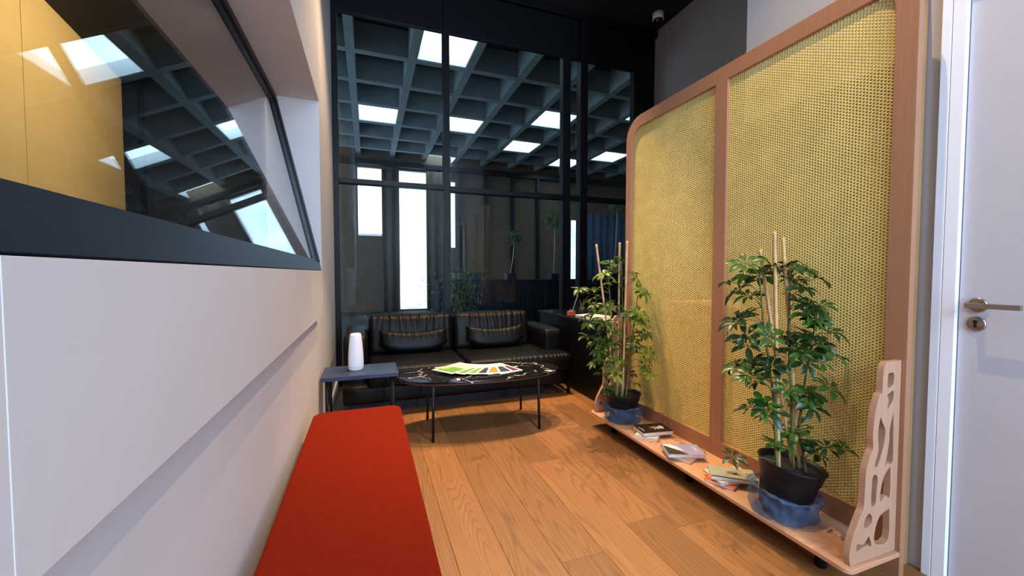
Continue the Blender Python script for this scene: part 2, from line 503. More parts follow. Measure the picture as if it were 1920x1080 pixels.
# left wall with the slanted window
ZS, ZT, YJ = 1.164, 2.207, 2.75
wl = MB()
wl.box((-0.56, 0.43, 0.886), (XW, YJ + 0.03, ZS))
wl.box((-0.56, YB, 0.886), (XW - 0.0006, 0.43, ZS))
wl.box((-0.56, YB, ZT), (XW, YJ + 0.03, H))
wl.box((-0.56, YJ, ZS), (XW, YJ + 0.03, ZT))
wl.box((-0.56, YB, ZS), (XW, -0.7, ZT))
wl.box((-0.56, YB, 0), (-0.305, YJ + 0.06, 0.886))
wl.box((-0.56, YJ + 0.03, 0.886), (-0.300, YJ + 0.06, H))
wl.box((-0.56, YJ + 0.06, 0), (-0.312, YG, H))
wall_left = S(wl.build('wall_left', M['plaster'], None))
bevel(wall_left, 0.0006, 2)
S(box('baseboard_left', (-0.312, YJ + 0.065, 0), (-0.296, YG - 0.02, 0.075), M['white_gloss'], None, 0.003))

# slanted window: glass leans away from the room towards the top
win = empty('window_1', (XW, 1.0, ZS), kind='structure')
gx0, gx1 = XW - 0.012, XW - 0.245       # glass plane at sill and at soffit
def gp(y, z, d=0.0):                    # point on the glass plane, d = offset towards the room
    t = (z - ZS) / (ZT - ZS)
    a = math.atan2(gx0 - gx1, ZT - ZS)
    return Vector((gx0 + (gx1 - gx0) * t + d * math.cos(a), y, z + d * math.sin(a)))
def slant_bar(name, y0, y1, z0, z1, d0, d1, m):
    V = [gp(y, z, d) for d in (d0, d1) for (y, z) in ((y0, z0), (y1, z0), (y1, z1), (y0, z1))]
    F = [(0, 1, 2, 3), (7, 6, 5, 4), (0, 4, 5, 1), (1, 5, 6, 2), (2, 6, 7, 3), (3, 7, 4, 0)]
    return pobj(name, V, F, m, win)
YN = -0.7
slant_bar('sill_frame', YN, YJ - 0.002, ZS + 0.001, ZS + 0.052, -0.03, 0.012, M['dark_frame'])
slant_bar('sill_bead', YN, YJ - 0.06, ZS + 0.052, ZS + 0.066, -0.02, 0.004, M['dark_frame'])
slant_bar('jamb_frame', YJ - 0.06, YJ - 0.001, ZS + 0.05, ZT - 0.002, -0.03, 0.016, M['black_frame'])
slant_bar('jamb_bead', YJ - 0.085, YJ - 0.06, ZS + 0.066, ZT - 0.055, -0.02, 0.004, M['dark_frame'])
slant_bar('head_frame', YN, YJ - 0.06, ZT - 0.055, ZT - 0.002, -0.03, 0.016, M['black_frame'])
slant_bar('head_bead', YN, YJ - 0.085, ZT - 0.075, ZT - 0.055, -0.02, 0.004, M['dark_frame'])
slant_bar('pane', YN, YJ - 0.06, ZS + 0.05, ZT - 0.05, -0.012, -0.004, M['glass_side'])

# room beyond the slanted window
M['mustard'] = mat('mustard_panel', (226, 188, 116), 0.55, var=0.06, scale=1.5)
sw = empty('wall_sideroom', (-1.6, 3.0, 0), kind='structure')
def yline(t): return Vector((-1.48, 2.63, 0)).lerp(Vector((-1.60, 3.59, 0)), t)
dirv = (Vector((-1.60, 3.59, 0)) - Vector((-1.48, 2.63, 0))).normalized()
def mustard(a, b, z0=0.0, z1=2.5):
    p = Vector((-1.60, 3.59, 0)) + dirv * a; q = Vector((-1.60, 3.59, 0)) + dirv * b
    nn = Vector((-dirv.y, dirv.x, 0)) * 0.03
    V = [p, q, q + nn, p + nn]; V = [v + Vector((0, 0, z0)) for v in V] + [v + Vector((0, 0, z1)) for v in V]
    pobj('panel', V, [(0,3,2,1),(4,5,6,7),(0,1,5,4),(1,2,6,5),(2,3,7,6),(3,0,4,7)], M['mustard'], sw)
s0 = 0.0
for a, b in ((-1.10, 0.0), (-2.3, -1.104), (-3.5, -2.304), (-4.7, -3.504)): mustard(a, b)
M['mesh_ceiling'] = mat('black_mesh_ceiling', (24, 21, 20), 0.7, var=0.3, scale=60)
S(box('ceiling_sideroom', (-2.6, YB, 2.5), (-0.56, 4.3, 2.56), M['mesh_ceiling']))
S(box('floor_sideroom', (-2.6, YB, -0.05), (-0.56, 4.3, 0.0), M['black_ceiling']))
S(box('wall_sideroom_end', (-2.6, 3.75, 0), (-0.56, 3.9, 2.5), M['black_ceiling']))
S(box('trim_1', (-1.70, 3.60, 0), (-1.52, 3.70, 2.5), M['black_frame']))

# right wall, door and casing
wr = MB()
wr.box((XR, 0.84, 0), (XR + 0.12, YE, H)); wr.box((XR, YB, 0), (XR + 0.12, -0.12, H)); wr.box((XR, -0.12, 2.22), (XR + 0.12, 0.84, H))
S(bevel(wr.build('wall_right', M['white_wall']), 0.003))
S(box('wall_return', (XR + 0.12, YE - 0.12, 0), (3.6, YE, H), M['grey_wall']))
S(box('wall_east', (3.585, YE, 0), (3.7, YG, H), M['grey_wall']))
# wall behind the camera with the tall window opening
wb = MB()
wb.box((-0.56, YB - 0.12, 0), (-0.22, YB, H)); wb.box((1.56, YB - 0.12, 0), (XR + 0.12, YB, H)); wb.box((0.38, YB - 0.12, 0), (0.84, YB, H))
wb.box((-0.22, YB - 0.12, 0), (0.38, YB, 2.15)); wb.box((-0.22, YB - 0.12, 3.95), (0.38, YB, H))
wb.box((0.84, YB - 0.12, 0), (1.56, YB, 0.2)); wb.box((0.84, YB - 0.12, 3.9), (1.56, YB, H))
S(wb.build('wall_behind', M['white_wall']))

tc_ = empty('trim_2', (1.98, 0.85, 0), kind='structure')
box('casing_outer', (1.985, 0.8398, 0), (2.0, 0.867, 2.26), M['white_gloss'], tc_, 0.0012)
box('casing_inner', (1.985, 0.802, 0), (2.045, 0.838, 2.22), M['white_gloss'], tc_, 0.0012)
box('casing_head', (1.955, -0.19, 2.2), (2.045, 0.838, 2.26), M['white_gloss'], tc_, 0.003)
box('casing_hinge_side', (1.962, -0.19, 0), (2.045, -0.118, 2.2), M['white_gloss'], tc_, 0.003)
M['ochre'] = mat('ochre_batten', (158, 120, 78), 0.6)
S(box('trim_3', (1.881, 0.912, 0.0), (1.9995, 0.930, 2.28), M['ochre'], None, 0.002))

XD = 2.004
dr = S(box('door_1', (XD, -0.112, 0.006), (XD + 0.04, 0.799, 2.195), M['door'], None, 0.002))
hz, hy = 1.038, 0.752
MX = Matrix.Translation((XD, hy, hz)) @ Matrix.Rotation(R(-90), 4, 'Y')
hd = MB().lathe([(0.026, 0.0), (0.026, 0.007), (0.022, 0.009), (0.0, 0.009)], n=28, M=MX, capt=False).build('handle_rosette', M['steel'], dr, True)
lv = MB().tube([(XD - 0.008, hy, hz), (XD - 0.055, hy, hz)], 0.0095, 14)
lv.box((XD - 0.062, hy - 0.118, hz - 0.0085), (XD - 0.050, hy + 0.011, hz + 0.0085))
bevel(lv.build('handle_lever', M['steel'], hd), 0.002)
MX2 = Matrix.Translation((XD, hy + 0.002, hz - 0.066)) @ Matrix.Rotation(R(-90), 4, 'Y')
es = MB().lathe([(0.026, 0.0), (0.026, 0.006), (0.022, 0.008), (0.0, 0.008)], n=28, M=MX2, capt=False).build('escutcheon', M['steel'], dr, True)
kl = [(0.006 * math.cos(a), 0.008 + 0.006 * math.sin(a)) for a in [R(-50 + 280 * k / 14) for k in range(15)]] + [(-0.0035, -0.012), (0.0035, -0.012)]
extrude('keyhole', [kl], 0.002, Matrix.Translation((XD - 0.0085, hy + 0.002, hz - 0.066)) @ MYZ(0), M['dark'], es)

# ------------------------------------------------------------------ glass partition at the back
gw = empty('window_2', (1.6, YG, 0), kind='structure')
F2 = M['black_frame']
def fr(name, x0, x1, z0, z1, d0=-0.04, d1=0.05): return box(name, (x0, YG + d0, z0), (x1, YG + d1, z1), F2, gw, 0.003)
fr('frame_post', -0.312, -0.258, 0, H)
fr('frame_post', 0.79, 0.86, 0, H)
fr('frame_post', 2.24, 2.345, 0, H, -0.02, 0.07)
fr('frame_post', 2.46, 2.56, 0, H, -0.06, 0.05)
fr('frame_post', 3.245, 3.30, 0, H)
fr('transom', -0.258, 0.79, 2.055, 2.105); fr('transom', 0.86, 2.24, 2.04, 2.10); fr('transom', 2.345, 2.46, 2.04, 2.10); fr('transom', 2.56, 3.245, 2.04, 2.10)
fr('spandrel_panel', -0.312, 3.585, 3.745, H, -0.015, 0.03)
fr('spandrel_beam', -0.312, 3.585, H - 0.09, H, -0.07, -0.015)
fr('blind_panel', 3.30, 3.585, 0, 3.745, -0.01, 0.03)
fr('sill_rail', -0.258, 3.245, 0, 0.07)
for x0, x1 in ((-0.258, 0.79), (0.86, 2.24), (2.345, 2.46), (2.56, 3.245)):
    for z0, z1 in ((0.07, 2.05), (2.10, 3.745)):
        box('pane', (x0, YG, z0), (x1, YG + 0.01, z1), M['glass_back'], gw)

# ------------------------------------------------------------------ office hall behind the glass
M['concrete'] = mat('concrete_rib', (134, 144, 146), 0.85, var=0.12, scale=3)
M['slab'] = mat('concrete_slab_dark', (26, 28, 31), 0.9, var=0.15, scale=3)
M['carpet'] = mat('dark_carpet', (66, 64, 64), 0.95)
M['hall_wall'] = mat('hall_wall', (116, 98, 82), 0.8, var=0.1)
M['curtain'] = mat('hall_curtain', (116, 104, 94), 0.9, var=0.15, scale=4)
M['blue_curtain'] = mat('blue_curtain', (66, 88, 116), 0.9, var=0.1, scale=4)
ZC, DX, DY, YC, XC = 4.55, 0.926, 1.0, 5.68, -0.21
HX0, HX1, HY1 = -4.0, 12.8, 12.55
S(box('floor_hall', (HX0, YG + 0.1, -0.05), (HX1, HY1, 0.0), M['carpet']))
cc = empty('ceiling_coffered', (4, 8, ZC), kind='structure')
RW, RD = 0.13, 0.42
ci0, ci1, rj0, rj1 = -4, 14, -1, 7
for i in range(ci0, ci1 + 1):
    x = XC + i * DX
    box('coffer_rib', (x - RW / 2, YC + rj0 * DY, ZC), (x + RW / 2, YC + rj1 * DY, ZC + RD), M['concrete'], cc)
for j in range(rj0, rj1 + 1):
    y = YC + j * DY
    for i in range(ci0, ci1):
        x = XC + i * DX
        box('cross_rib', (x + RW / 2, y - RW / 2, ZC), (x + DX - RW / 2, y + RW / 2, ZC + RD), M['concrete'], cc)
SKY = {(1, 0), (0, 3), (2, 3), (4, 2), (4, 4), (7, 4), (4, -1), (6, 1), (8, 2), (9, 0), (-2, 2), (10, 4), (6, 5), (2, 6), (12, 2)}
slabme = None
for i in range(ci0, ci1):
    for j in range(rj0, rj1):
        if (i, j) in SKY:
            xa, xb = XC + i * DX + RW / 2, XC + (i + 1) * DX - RW / 2; ya, yb = YC + j * DY + RW / 2, YC + (j + 1) * DY - RW / 2
            zt = ZC + 0.20
            sk = box('skylight', (xa, ya, zt), (xb, yb, zt + 0.03), M['sky_pane'], cc)
            for (a, b, c, d) in ((xa, ya, xa + 0.012, yb), (xb - 0.012, ya, xb, yb), (xa + 0.012, ya, xb - 0.012, ya + 0.012), (xa + 0.012, yb - 0.012, xb - 0.012, yb)):
                box('skylight_lining', (a, b, ZC + 0.01), (c, d, zt), M['white_gloss'], sk)
            continue
        if slabme is None:
            o = box('coffer_slab', (0, 0, 0), (DX, DY, 0.08), M['slab']); slabme = o.data
            o.parent = cc
        else:
            o = bpy.data.objects.new('coffer_slab', slabme); COL.objects.link(o); o.parent = cc
        o.location = Vector((XC + i * DX + DX / 2, YC + j * DY + DY / 2, ZC + RD)) - worigin(cc)
S(box('wall_hall_west', (HX0 - 0.1, YG + 0.1, 0), (HX0, HY1, 5.1), M['hall_wall']))
S(box('wall_hall_east', (HX1, YG + 0.1, 0), (HX1 + 0.1, HY1, 5.1), M['hall_wall']))
S(box('wall_hall_near', (3.7, YG, 0), (HX1, YG + 0.1, 5.1), M['hall_wall']))
S(box('wall_hall_near_left', (HX0, YG, 0), (-0.56, YG + 0.1, 5.1), M['hall_wall']))
S(box('wall_hall_lintel', (HX0, YG + 0.08, H), (HX1, YG + 0.2, 5.1), M['slab']))
# far wall with tall window openings
wf = MB()
OPEN = [(-0.24, 0.42, 2.30, 4.22), (0.92, 1.72, 0.05, 4.22), (2.46, 2.62, 1.95, 4.0), (6.70, 6.98, 0.9, 3.0), (7.9, 8.5, 0.9, 3.0), (9.2, 9.9, 0.9, 3.0)]
xs = HX0
for (a, b, z0, z1) in OPEN:
    wf.box((xs, HY1 - 0.1, 0), (a, HY1, 5.1))
    wf.box((a, HY1 - 0.1, 0), (b, HY1, z0)); wf.box((a, HY1 - 0.1, z1), (b, HY1, 5.1)); xs = b
wf.box((xs, HY1 - 0.1, 0), (HX1, HY1, 5.1))
whf = S(wf.build('wall_hall_far', M['hall_wall']))
for x in (2.72, 3.55, 4.45, 5.35, 6.25, 7.05):
    box('mullion', (x, HY1 - 0.22, 0), (x + 0.10, HY1 - 0.101, 4.4), M['dark_frame'], whf)
box('ceiling_rail', (HX0 + 0.1, HY1 - 0.26, 4.28), (HX1 - 0.1, HY1 - 0.101, 4.42), M['dark_frame'], whf)

# ------------------------------------------------------------------ red bench
bn = empty('bench', (-0.05, 0.6, 0), 'long red wool upholstered bench along the pale left wall', 'bench')
def redcush():
    lp = rrect(-0.262, -1.3, 0.155, 2.19, (0.05, 0.05, 0.055, 0.055))
    return extrude('seat', [lp], 0.10, MXY(0.40), M['red'], bn, 0.012)
rc = redcush(); rc.data.polygons.foreach_set('use_smooth', [False] * len(rc.data.polygons))
box('base_block', (-0.24, -1.2, 0.06), (0.11, 2.08, 0.35), M['black_metal'], bn, 0.004)
for y in (-1.0, 0.5, 1.9):
    box('leg', (-0.20, y, 0.0), (0.07, y + 0.05, 0.06), M['black_metal'], bn)

# ------------------------------------------------------------------ side table and white vessel
st = empty('side_table', (-0.05, 2.97, 0), 'small rectangular slate blue side table between the bench and the sofa', 'side table')
bevel(box('table_top', (-0.295, 2.80, 0.446), (0.19, 3.12, 0.475), M['blue_top'], st), 0.003)
for x, y in ((-0.26, 2.83), (0.155, 2.83), (-0.26, 3.09), (0.155, 3.09)):
    MB().tube([(x, y, 0), (x, y, 0.446)], 0.011, 12).build('leg', M['black_metal'], st, True)
vs = empty('vase', (-0.085, 2.97, 0.475), 'white tapered cylindrical vessel standing on the slate blue side table', 'vase')
prof = [(0.040, 0), (0.048, 0.004), (0.0505, 0.02), (0.0505, 0.07), (0.048, 0.13), (0.044, 0.18), (0.0385, 0.235), (0.0365, 0.248), (0.033, 0.252)]
MB().lathe(prof, (-0.085, 2.97, 0.475), 40).build('body', M['porcelain'], vs, True)
MB().lathe([(0.031, 0.2525), (0.031, 0.255), (0.0, 0.256)], (-0.085, 2.97, 0.475), 32, capt=False).build('lid', M['porcelain'], vs, True)
MB().lathe([(0.0512, 0.026), (0.0516, 0.027), (0.0512, 0.028)], (-0.085, 2.97, 0.475), 40, capb=False, capt=False).build('seam', M['white_wall'], vs, True)

# ------------------------------------------------------------------ coffee table
ct = empty('coffee_table', (0.80, 2.90, 0), 'boat-shaped coffee table with black white-veined marble top and thin black legs', 'coffee table')
def sup(a, b, e, n=72): 
    out = []
    for k in range(n):
        t = 2 * math.pi * k / n
        c, s = math.cos(t), math.sin(t)
        out.append((a * math.copysign(abs(c) ** (2 / e), c), b * math.copysign(abs(s) ** (2 / e), s)))
    return out
CT = Matrix.Translation((0.805, 2.895, 0)) @ Matrix.Rotation(R(-3), 4, 'Z')
extrude('marble_top', [sup(0.615, 0.262, 2.25)], 0.016, CT @ MXY(0.400), M['marble'], ct, 0.003)
M['red_edge'] = mat('reddish_underside', (92, 48, 34), 0.5)
extrude('underside', [sup(0.605, 0.252, 2.25)], 0.010, CT @ MXY(0.387), M['red_edge'], ct, 0.002)
for x, y in ((-0.39, -0.225), (-0.39, 0.215), (0.385, -0.215), (0.385, 0.225)):
    p = CT @ Vector((x, y, 0)); q = CT @ Vector((x * 0.985, y * 0.94, 0.382))
    MB().tube([p, q], [0.009, 0.0105], 12).build('leg', M['black_metal'], ct, True)
for sx in (-0.384, 0.380):
    MB().tube([CT @ Vector((sx, -0.20, 0.375)), CT @ Vector((sx, 0.20, 0.375))], 0.007, 8).build('cross_bar', M['black_metal'], ct)

# magazines fanned on the table
M['mag_white'] = flat('magazine_white', (236, 232, 218)); 
magc = [('green', (112, 166, 62), 'pale green and white magazine on top of the fan, left on the marble table'),
        ('green', (104, 160, 58), 'green magazine lying directly under the topmost one in the fan'),
        ('leaf green', (110, 168, 66), 'leaf green magazine third from the left in the fan'),
        ('navy', (58, 64, 88), 'navy blue magazine left of the orange one in the fan'),
        ('orange', (224, 140, 66), 'orange magazine in the fan on the marble table'),
        ('slate', (62, 70, 98), 'slate blue magazine between the orange and the purple one'),
        ('purple', (96, 48, 92), 'purple magazine at the right end of the fan')]
piv = Vector((0.83, 3.055, 0))
for k, (nm, colr, lab) in enumerate(magc):
    ang = R([-56, -44, -35, -24, -10, 6, 17][k])
    z0 = 0.4085 + (6 - k) * 0.0030
    pv = piv + Vector(((k - 3) * 0.030, (3 - abs(k - 3)) * 0.0 , 0))
    T = Matrix.Translation((pv.x, pv.y, z0)) @ Matrix.Rotation(ang, 4, 'Z')
    e = empty('magazine', T @ Vector((0, -0.15, 0)), lab, 'magazine', 'magazines fanned on the coffee table')
    W2, L2 = 0.105, 0.29
    MB().box((-W2, -L2, 0), (W2, 0.01, 0.0026), T).build('pages', M['mag_white'], e)
    cm = flat('cover_' + nm, colr, 0.4)
    MB().box((-W2 + 0.016, -L2 + 0.022, 0.0025), (W2 - 0.016, -0.10 if k else -0.13, 0.0029), T).build('cover_block', cm, e)
    tb = MB()
    for q in range(3 if k else 4):
        ww = random.uniform(0.03, 0.07)
        tb.box((-W2 + 0.028, -0.155 - q * 0.022, 0.0028), (-W2 + 0.028 + ww, -0.145 - q * 0.022, 0.0031), T)
    tb.build('printed_lines', M['mag_white'], e)
    if k == 0:
        MB().box((-W2 + 0.02, -0.12, 0.0025), (W2 - 0.02, -0.03, 0.0029), T).build('cover_photo', flat('cover_pale', (214, 208, 178)), e)

# ------------------------------------------------------------------ sofa
sf = empty('sofa', (0.8, 3.8, 0), 'low black leather two-seat sofa in front of the glass partition', 'sofa')
Lm = M['leather']
MB().rbox((-0.20, 3.34, 0.10), (1.80, 4.22, 0.25), 0.02, (20, 10, 4)).build('base', Lm, sf, True)
box('base_block', (-0.15, 3.46, 0.0), (1.58, 4.15, 0.11), M['black_metal'], sf)  # black block standing in for the deep shade under the sofa
for x0, x1 in ((-0.005, 0.795), (0.80, 1.80)):
    def ds(u, x0=x0):
        f = max(0, -u.y) ** 6 * max(0, u.z) ** 2
        g = math.sin(u.x * (70 if x0 > 0.5 else 50) + 2 * math.sin(u.x * 9)) * 0.5 + 0.5
        k = 0.25 + 0.75 * (1 if x0 > 0.5 and u.x > -0.3 else 0.25)
        return (0, -0.004 * g * f * k, 0.006 * g * f * k)
    ya = 3.30
    MB().rbox((x0, ya, 0.235), (x1, 4.02, 0.395), 0.04, (90, 16, 8), (0, 0.008, 0.018), ds).build('seat_cushion', Lm, sf, True)
MB().rbox((-0.20, 3.48, 0.115), (-0.012, 4.22, 0.635), 0.03, (8, 12, 10), (0.004, 0.006, 0.008)).build('armrest', Lm, sf, True)
MB().rbox((1.615, 3.52, 0.115), (1.80, 4.22, 0.60), 0.025, (8, 12, 10), (0.004, 0.006, 0.008)).build('armrest', Lm, sf, True)
MB().rbox((-0.01, 4.10, 0.115), (1.63, 4.24, 0.62), 0.03, (20, 6, 10)).build('back_frame', Lm, sf, True)
for x0, x1 in ((0.0, 0.788), (0.80, 1.605)):
    def db(u):
        g = math.sin(u.x * 55 + 3 * math.sin(u.x * 5 + u.z)) * 0.5 + 0.5 * math.sin(u.x * 27 + 1)
        f = max(0, -u.y) ** 2 * (1 - u.x ** 4) * max(0, min(1, (u.z + 0.2) * 1.2))
        return (0, -0.006 * g * f, 0.004 * g * max(0, u.z) ** 4)
    Mt = Matrix.Rotation(R(-9), 4, 'X')
    MB().rbox((x0, 3.90, 0.37), (x1, 4.08, 0.745), 0.05, (90, 8, 20), (0, 0.03, 0.012), db, Mt).build('back_cushion', Lm, sf, True)
for x, y in ((-0.16, 3.37), (1.79, 3.36), (-0.16, 4.18), (1.79, 4.18)):
    box('leg', (x - 0.012, y - 0.012, 0), (x + 0.012, y + 0.012, 0.118), M['black_metal'], sf)
for k, (x0, x1) in enumerate(((0.09, 0.715), (0.905, 1.50))):
    pb = MB(); NU, NV = 90, 26
    cx, hw = (x0 + x1) / 2, (x1 - x0) / 2
    Mt = Matrix.Translation((cx, 3.80, 0.525)) @ Matrix.Rotation(R(-17), 4, 'X')
    def pil(side, iu, iv):
        u = -1 + 2 * iu / NU; v = -1 + 2 * iv / NV
        zt = 0.074 + 0.036 * u ** 2; zb = -0.118 + 0.085 * abs(u) ** 4
        g = 0.6 * math.sin(u * 42 + 2.5 * math.sin(u * 6)) + 0.4 * math.sin(u * 83 + 1.0)
        z = zb + (zt - zb) * (v + 1) / 2
        th = 0.068 * max(0.0, 1 - abs(u) ** 5) ** 0.5 * max(0.0, 1 - abs(v) ** 4) ** 0.5
        wr = 0.006 * g * max(0.0, v + 0.1) * (1 - u ** 4)
        return Mt @ Vector((u * hw * (1 - 0.03 * (1 - v * v)), -side * (th + (wr if abs(v) < 0.999 and abs(u) < 0.999 else 0)), z + 0.003 * g * max(0, v) ** 3))
    idx = {}
    def pid(side, iu, iv):
        if iu in (0, NU) or iv in (0, NV): side = 0
        k2 = (side, iu, iv)
        if k2 not in idx:
            idx[k2] = len(pb.V); pb.V.append(pil(side, iu, iv))
        return idx[k2]
    for iu in range(NU):
        for iv in range(NV):
            pb.F.append((pid(1, iu, iv), pid(1, iu + 1, iv), pid(1, iu + 1, iv + 1), pid(1, iu, iv + 1)))
            pb.F.append((pid(-1, iu, iv), pid(-1, iu, iv + 1), pid(-1, iu + 1, iv + 1), pid(-1, iu + 1, iv)))
    tag(pb.build('lumbar_pillow', Lm, None, True), ['gathered black leather lumbar pillow on the sofa half next to the side table', 'gathered black leather lumbar pillow on the sofa half next to the desk'][k], 'pillow', 'lumbar pillows on the sofa')

# ------------------------------------------------------------------ cane room divider with shelf
rd = empty('room_divider', (1.86, 1.72, 0), 'tall wooden room divider with two yellow cane panels and a low shelf', 'room divider')
XS = 1.85
outer = rrect(0.868, 0.0, 2.572, 2.285, (0.0, 0.0, 0.16, 0.12), 10)
hole1 = rrect(0.938, 0.20, 1.672, 2.205, (0.004, 0.004, 0.004, 0.075), 8)
hole2 = rrect(1.752, 0.20, 2.510, 2.205, (0.004, 0.004, 0.11, 0.004), 8)
fo = extrude('frame', [outer, hole1, hole2], 0.028, MYZ(XS + 0.014), M['beech'], rd, 0.0015)
def cane(y0, y1, z0, z1):
    px, pz = 0.0118, 0.0126
    nc = int((y1 - y0) / px); nr = int((z1 - z0) / pz)
    hw, hh = px / 2, pz / 2; r = 0.0033
    ang = np.arange(8) * np.pi / 4
    ox = np.array([hw, hw, 0, -hw, -hw, -hw, 0, hw]); oz = np.array([0, hh, hh, hh, 0, -hh, -hh, -hh])
    lift = np.array([0.0, 0.00008, 0.0, -0.00008, 0.0, 0.00008, 0.0, -0.00008])
    ix = r * np.cos(ang); iz = r * np.sin(ang)
    ci, ri = np.meshgrid(np.arange(nc), np.arange(nr), indexing='ij')
    ci = ci.ravel(); ri = ri.ravel()
    cy = y0 + (ci + 0.5) * px; cz = z0 + (ri + 0.5) * pz + np.where(ci % 2 == 1, hh, 0.0)
    n = len(cy)
    V = np.zeros((n, 24, 3), dtype=np.float32)
    V[:, :8, 1] = cy[:, None] + ox; V[:, :8, 2] = cz[:, None] + oz; V[:, :8, 0] = lift
    V[:, 8:16, 1] = cy[:, None] + ix; V[:, 8:16, 2] = cz[:, None] + iz; V[:, 8:16, 0] = 0.0001
    V[:, 16:, 1] = cy[:, None] + ix; V[:, 16:, 2] = cz[:, None] + iz; V[:, 16:, 0] = 0.0005
    off = worigin(rd)
    V[:, :, 0] += XS + 0.017 - off.x; V[:, :, 1] -= off.y; V[:, :, 2] -= off.z
    k = np.arange(8); k2 = (k + 1) % 8
    fq = np.concatenate([np.stack([k, k + 8, k2 + 8, k2], axis=1), np.stack([k + 8, k + 16, k2 + 16, k2 + 8], axis=1)])
    Fq = (fq[None] + (np.arange(n) * 24)[:, None, None]).reshape(-1, 4)
    me = bpy.data.meshes.new('cane_panel')
    me.vertices.add(n * 24); me.vertices.foreach_set('co', V.ravel())
    me.loops.add(Fq.size); me.loops.foreach_set('vertex_index', Fq.ravel().astype(np.int32))
    me.polygons.add(len(Fq)); me.polygons.foreach_set('loop_start', np.arange(0, Fq.size, 4, dtype=np.int32))
    me.update(calc_edges=True); me.validate()
    o = link_mesh('cane_panel', me, M['cane'], rd)
    o['kind'] = 'stuff'
cane(0.930, 1.684, 0.192, 2.215)
cane(1.742, 2.520, 0.192, 2.215)
# shelf
lp = rrect(1.565, 0.868, XS - 0.0005, 2.60, (0.03, 0.003, 0.003, 0.03), 6)
extrude('shelf', [lp], 0.018, MXY(0.101), M['beech_shelf'], rd, 0.002)
for y in (1.02, 1.70, 2.42):
    ft = MB(); ft.lathe([(0.018, 0.0), (0.020, 0.004), (0.020, 0.088), (0.026, 0.0915)], (1.66, y, 0), 20).build('foot', M['black_metal'], rd, True)
# scroll brackets
bo = [(1.635, 0.114), (1.627, 0.152), (1.642, 0.213), (1.681, 0.285), (1.7, 0.318), (1.704, 0.386), (1.709, 0.458), (1.731, 0.511), (1.743, 0.531), (1.74, 0.582), (1.748, 0.662), (1.771, 0.724), (1.785, 0.734), (1.787, 0.779), (1.793, 0.827), (1.809, 0.848), (1.8958, 0.848), (1.8958, 0.111)]
bh = [[(1.818, 0.803), (1.851, 0.803), (1.85, 0.761), (1.817, 0.753)],
      [(1.816, 0.723), (1.852, 0.736), (1.851, 0.699), (1.819, 0.67), (1.827, 0.702)],
      [(1.781, 0.645), (1.795, 0.62), (1.813, 0.589), (1.807, 0.54), (1.79, 0.495), (1.772, 0.459), (1.755, 0.466), (1.775, 0.52), (1.769, 0.586)],
      [(1.859, 0.657), (1.862, 0.566), (1.863, 0.461), (1.83, 0.463), (1.818, 0.452), (1.837, 0.536), (1.839, 0.593)],
      [(1.745, 0.419), (1.752, 0.428), (1.761, 0.43), (1.776, 0.414), (1.772, 0.365), (1.767, 0.317), (1.742, 0.322)],
      [(1.852, 0.447), (1.854, 0.329), (1.825, 0.339), (1.8, 0.319), (1.795, 0.353), (1.814, 0.415)],
      [(1.734, 0.289), (1.751, 0.271), (1.746, 0.247), (1.715, 0.236), (1.704, 0.252), (1.715, 0.278)],
      [(1.854, 0.284), (1.853, 0.161), (1.776, 0.164), (1.769, 0.209), (1.796, 0.265)],
      [(1.735, 0.204), (1.753, 0.161), (1.718, 0.171), (1.669, 0.16), (1.67, 0.186), (1.705, 0.178)]]
sc = lambda p: (p[0] * 0.9757, 1.15 + (p[1] - 1.15) * 0.9757 - 0.0275 + (0.0 if p[1] > 0.2 else 0.0))
bo = [sc(p) for p in bo]; bo[0] = (bo[0][0], 0.1105); bo[-1] = (bo[-1][0], 0.1105)
bh = [[sc(p) for p in q] for q in bh]
# curve the scalloped front edge, keep the straight corners
def refine(pts, n=4):
    out = []; k = len(pts)
    for i in range(k - 1):
        p0 = Vector(pts[max(i - 1, 0)]); p1 = Vector(pts[i]); p2 = Vector(pts[i + 1]); p3 = Vector(pts[min(i + 2, k - 1)])
        for s in range(n):
            t = s / n
            q = 0.5 * ((2 * p1) + (p2 - p0) * t + (2 * p0 - 5 * p1 + 4 * p2 - p3) * t * t + (3 * p1 - p0 - 3 * p2 + p3) * t ** 3)
            out.append((q[0], q[1]))
    out.append(pts[-1]); return out
bo2 = refine(bo[:16]) + bo[16:]
for y in (0.894, 2.568):
    extrude('scroll_bracket', [bo2] + [refine(q + [q[0]], 3)[:-1] for q in bh], 0.022, MXZ(y), M['beech_edge'], rd, 0.0012)

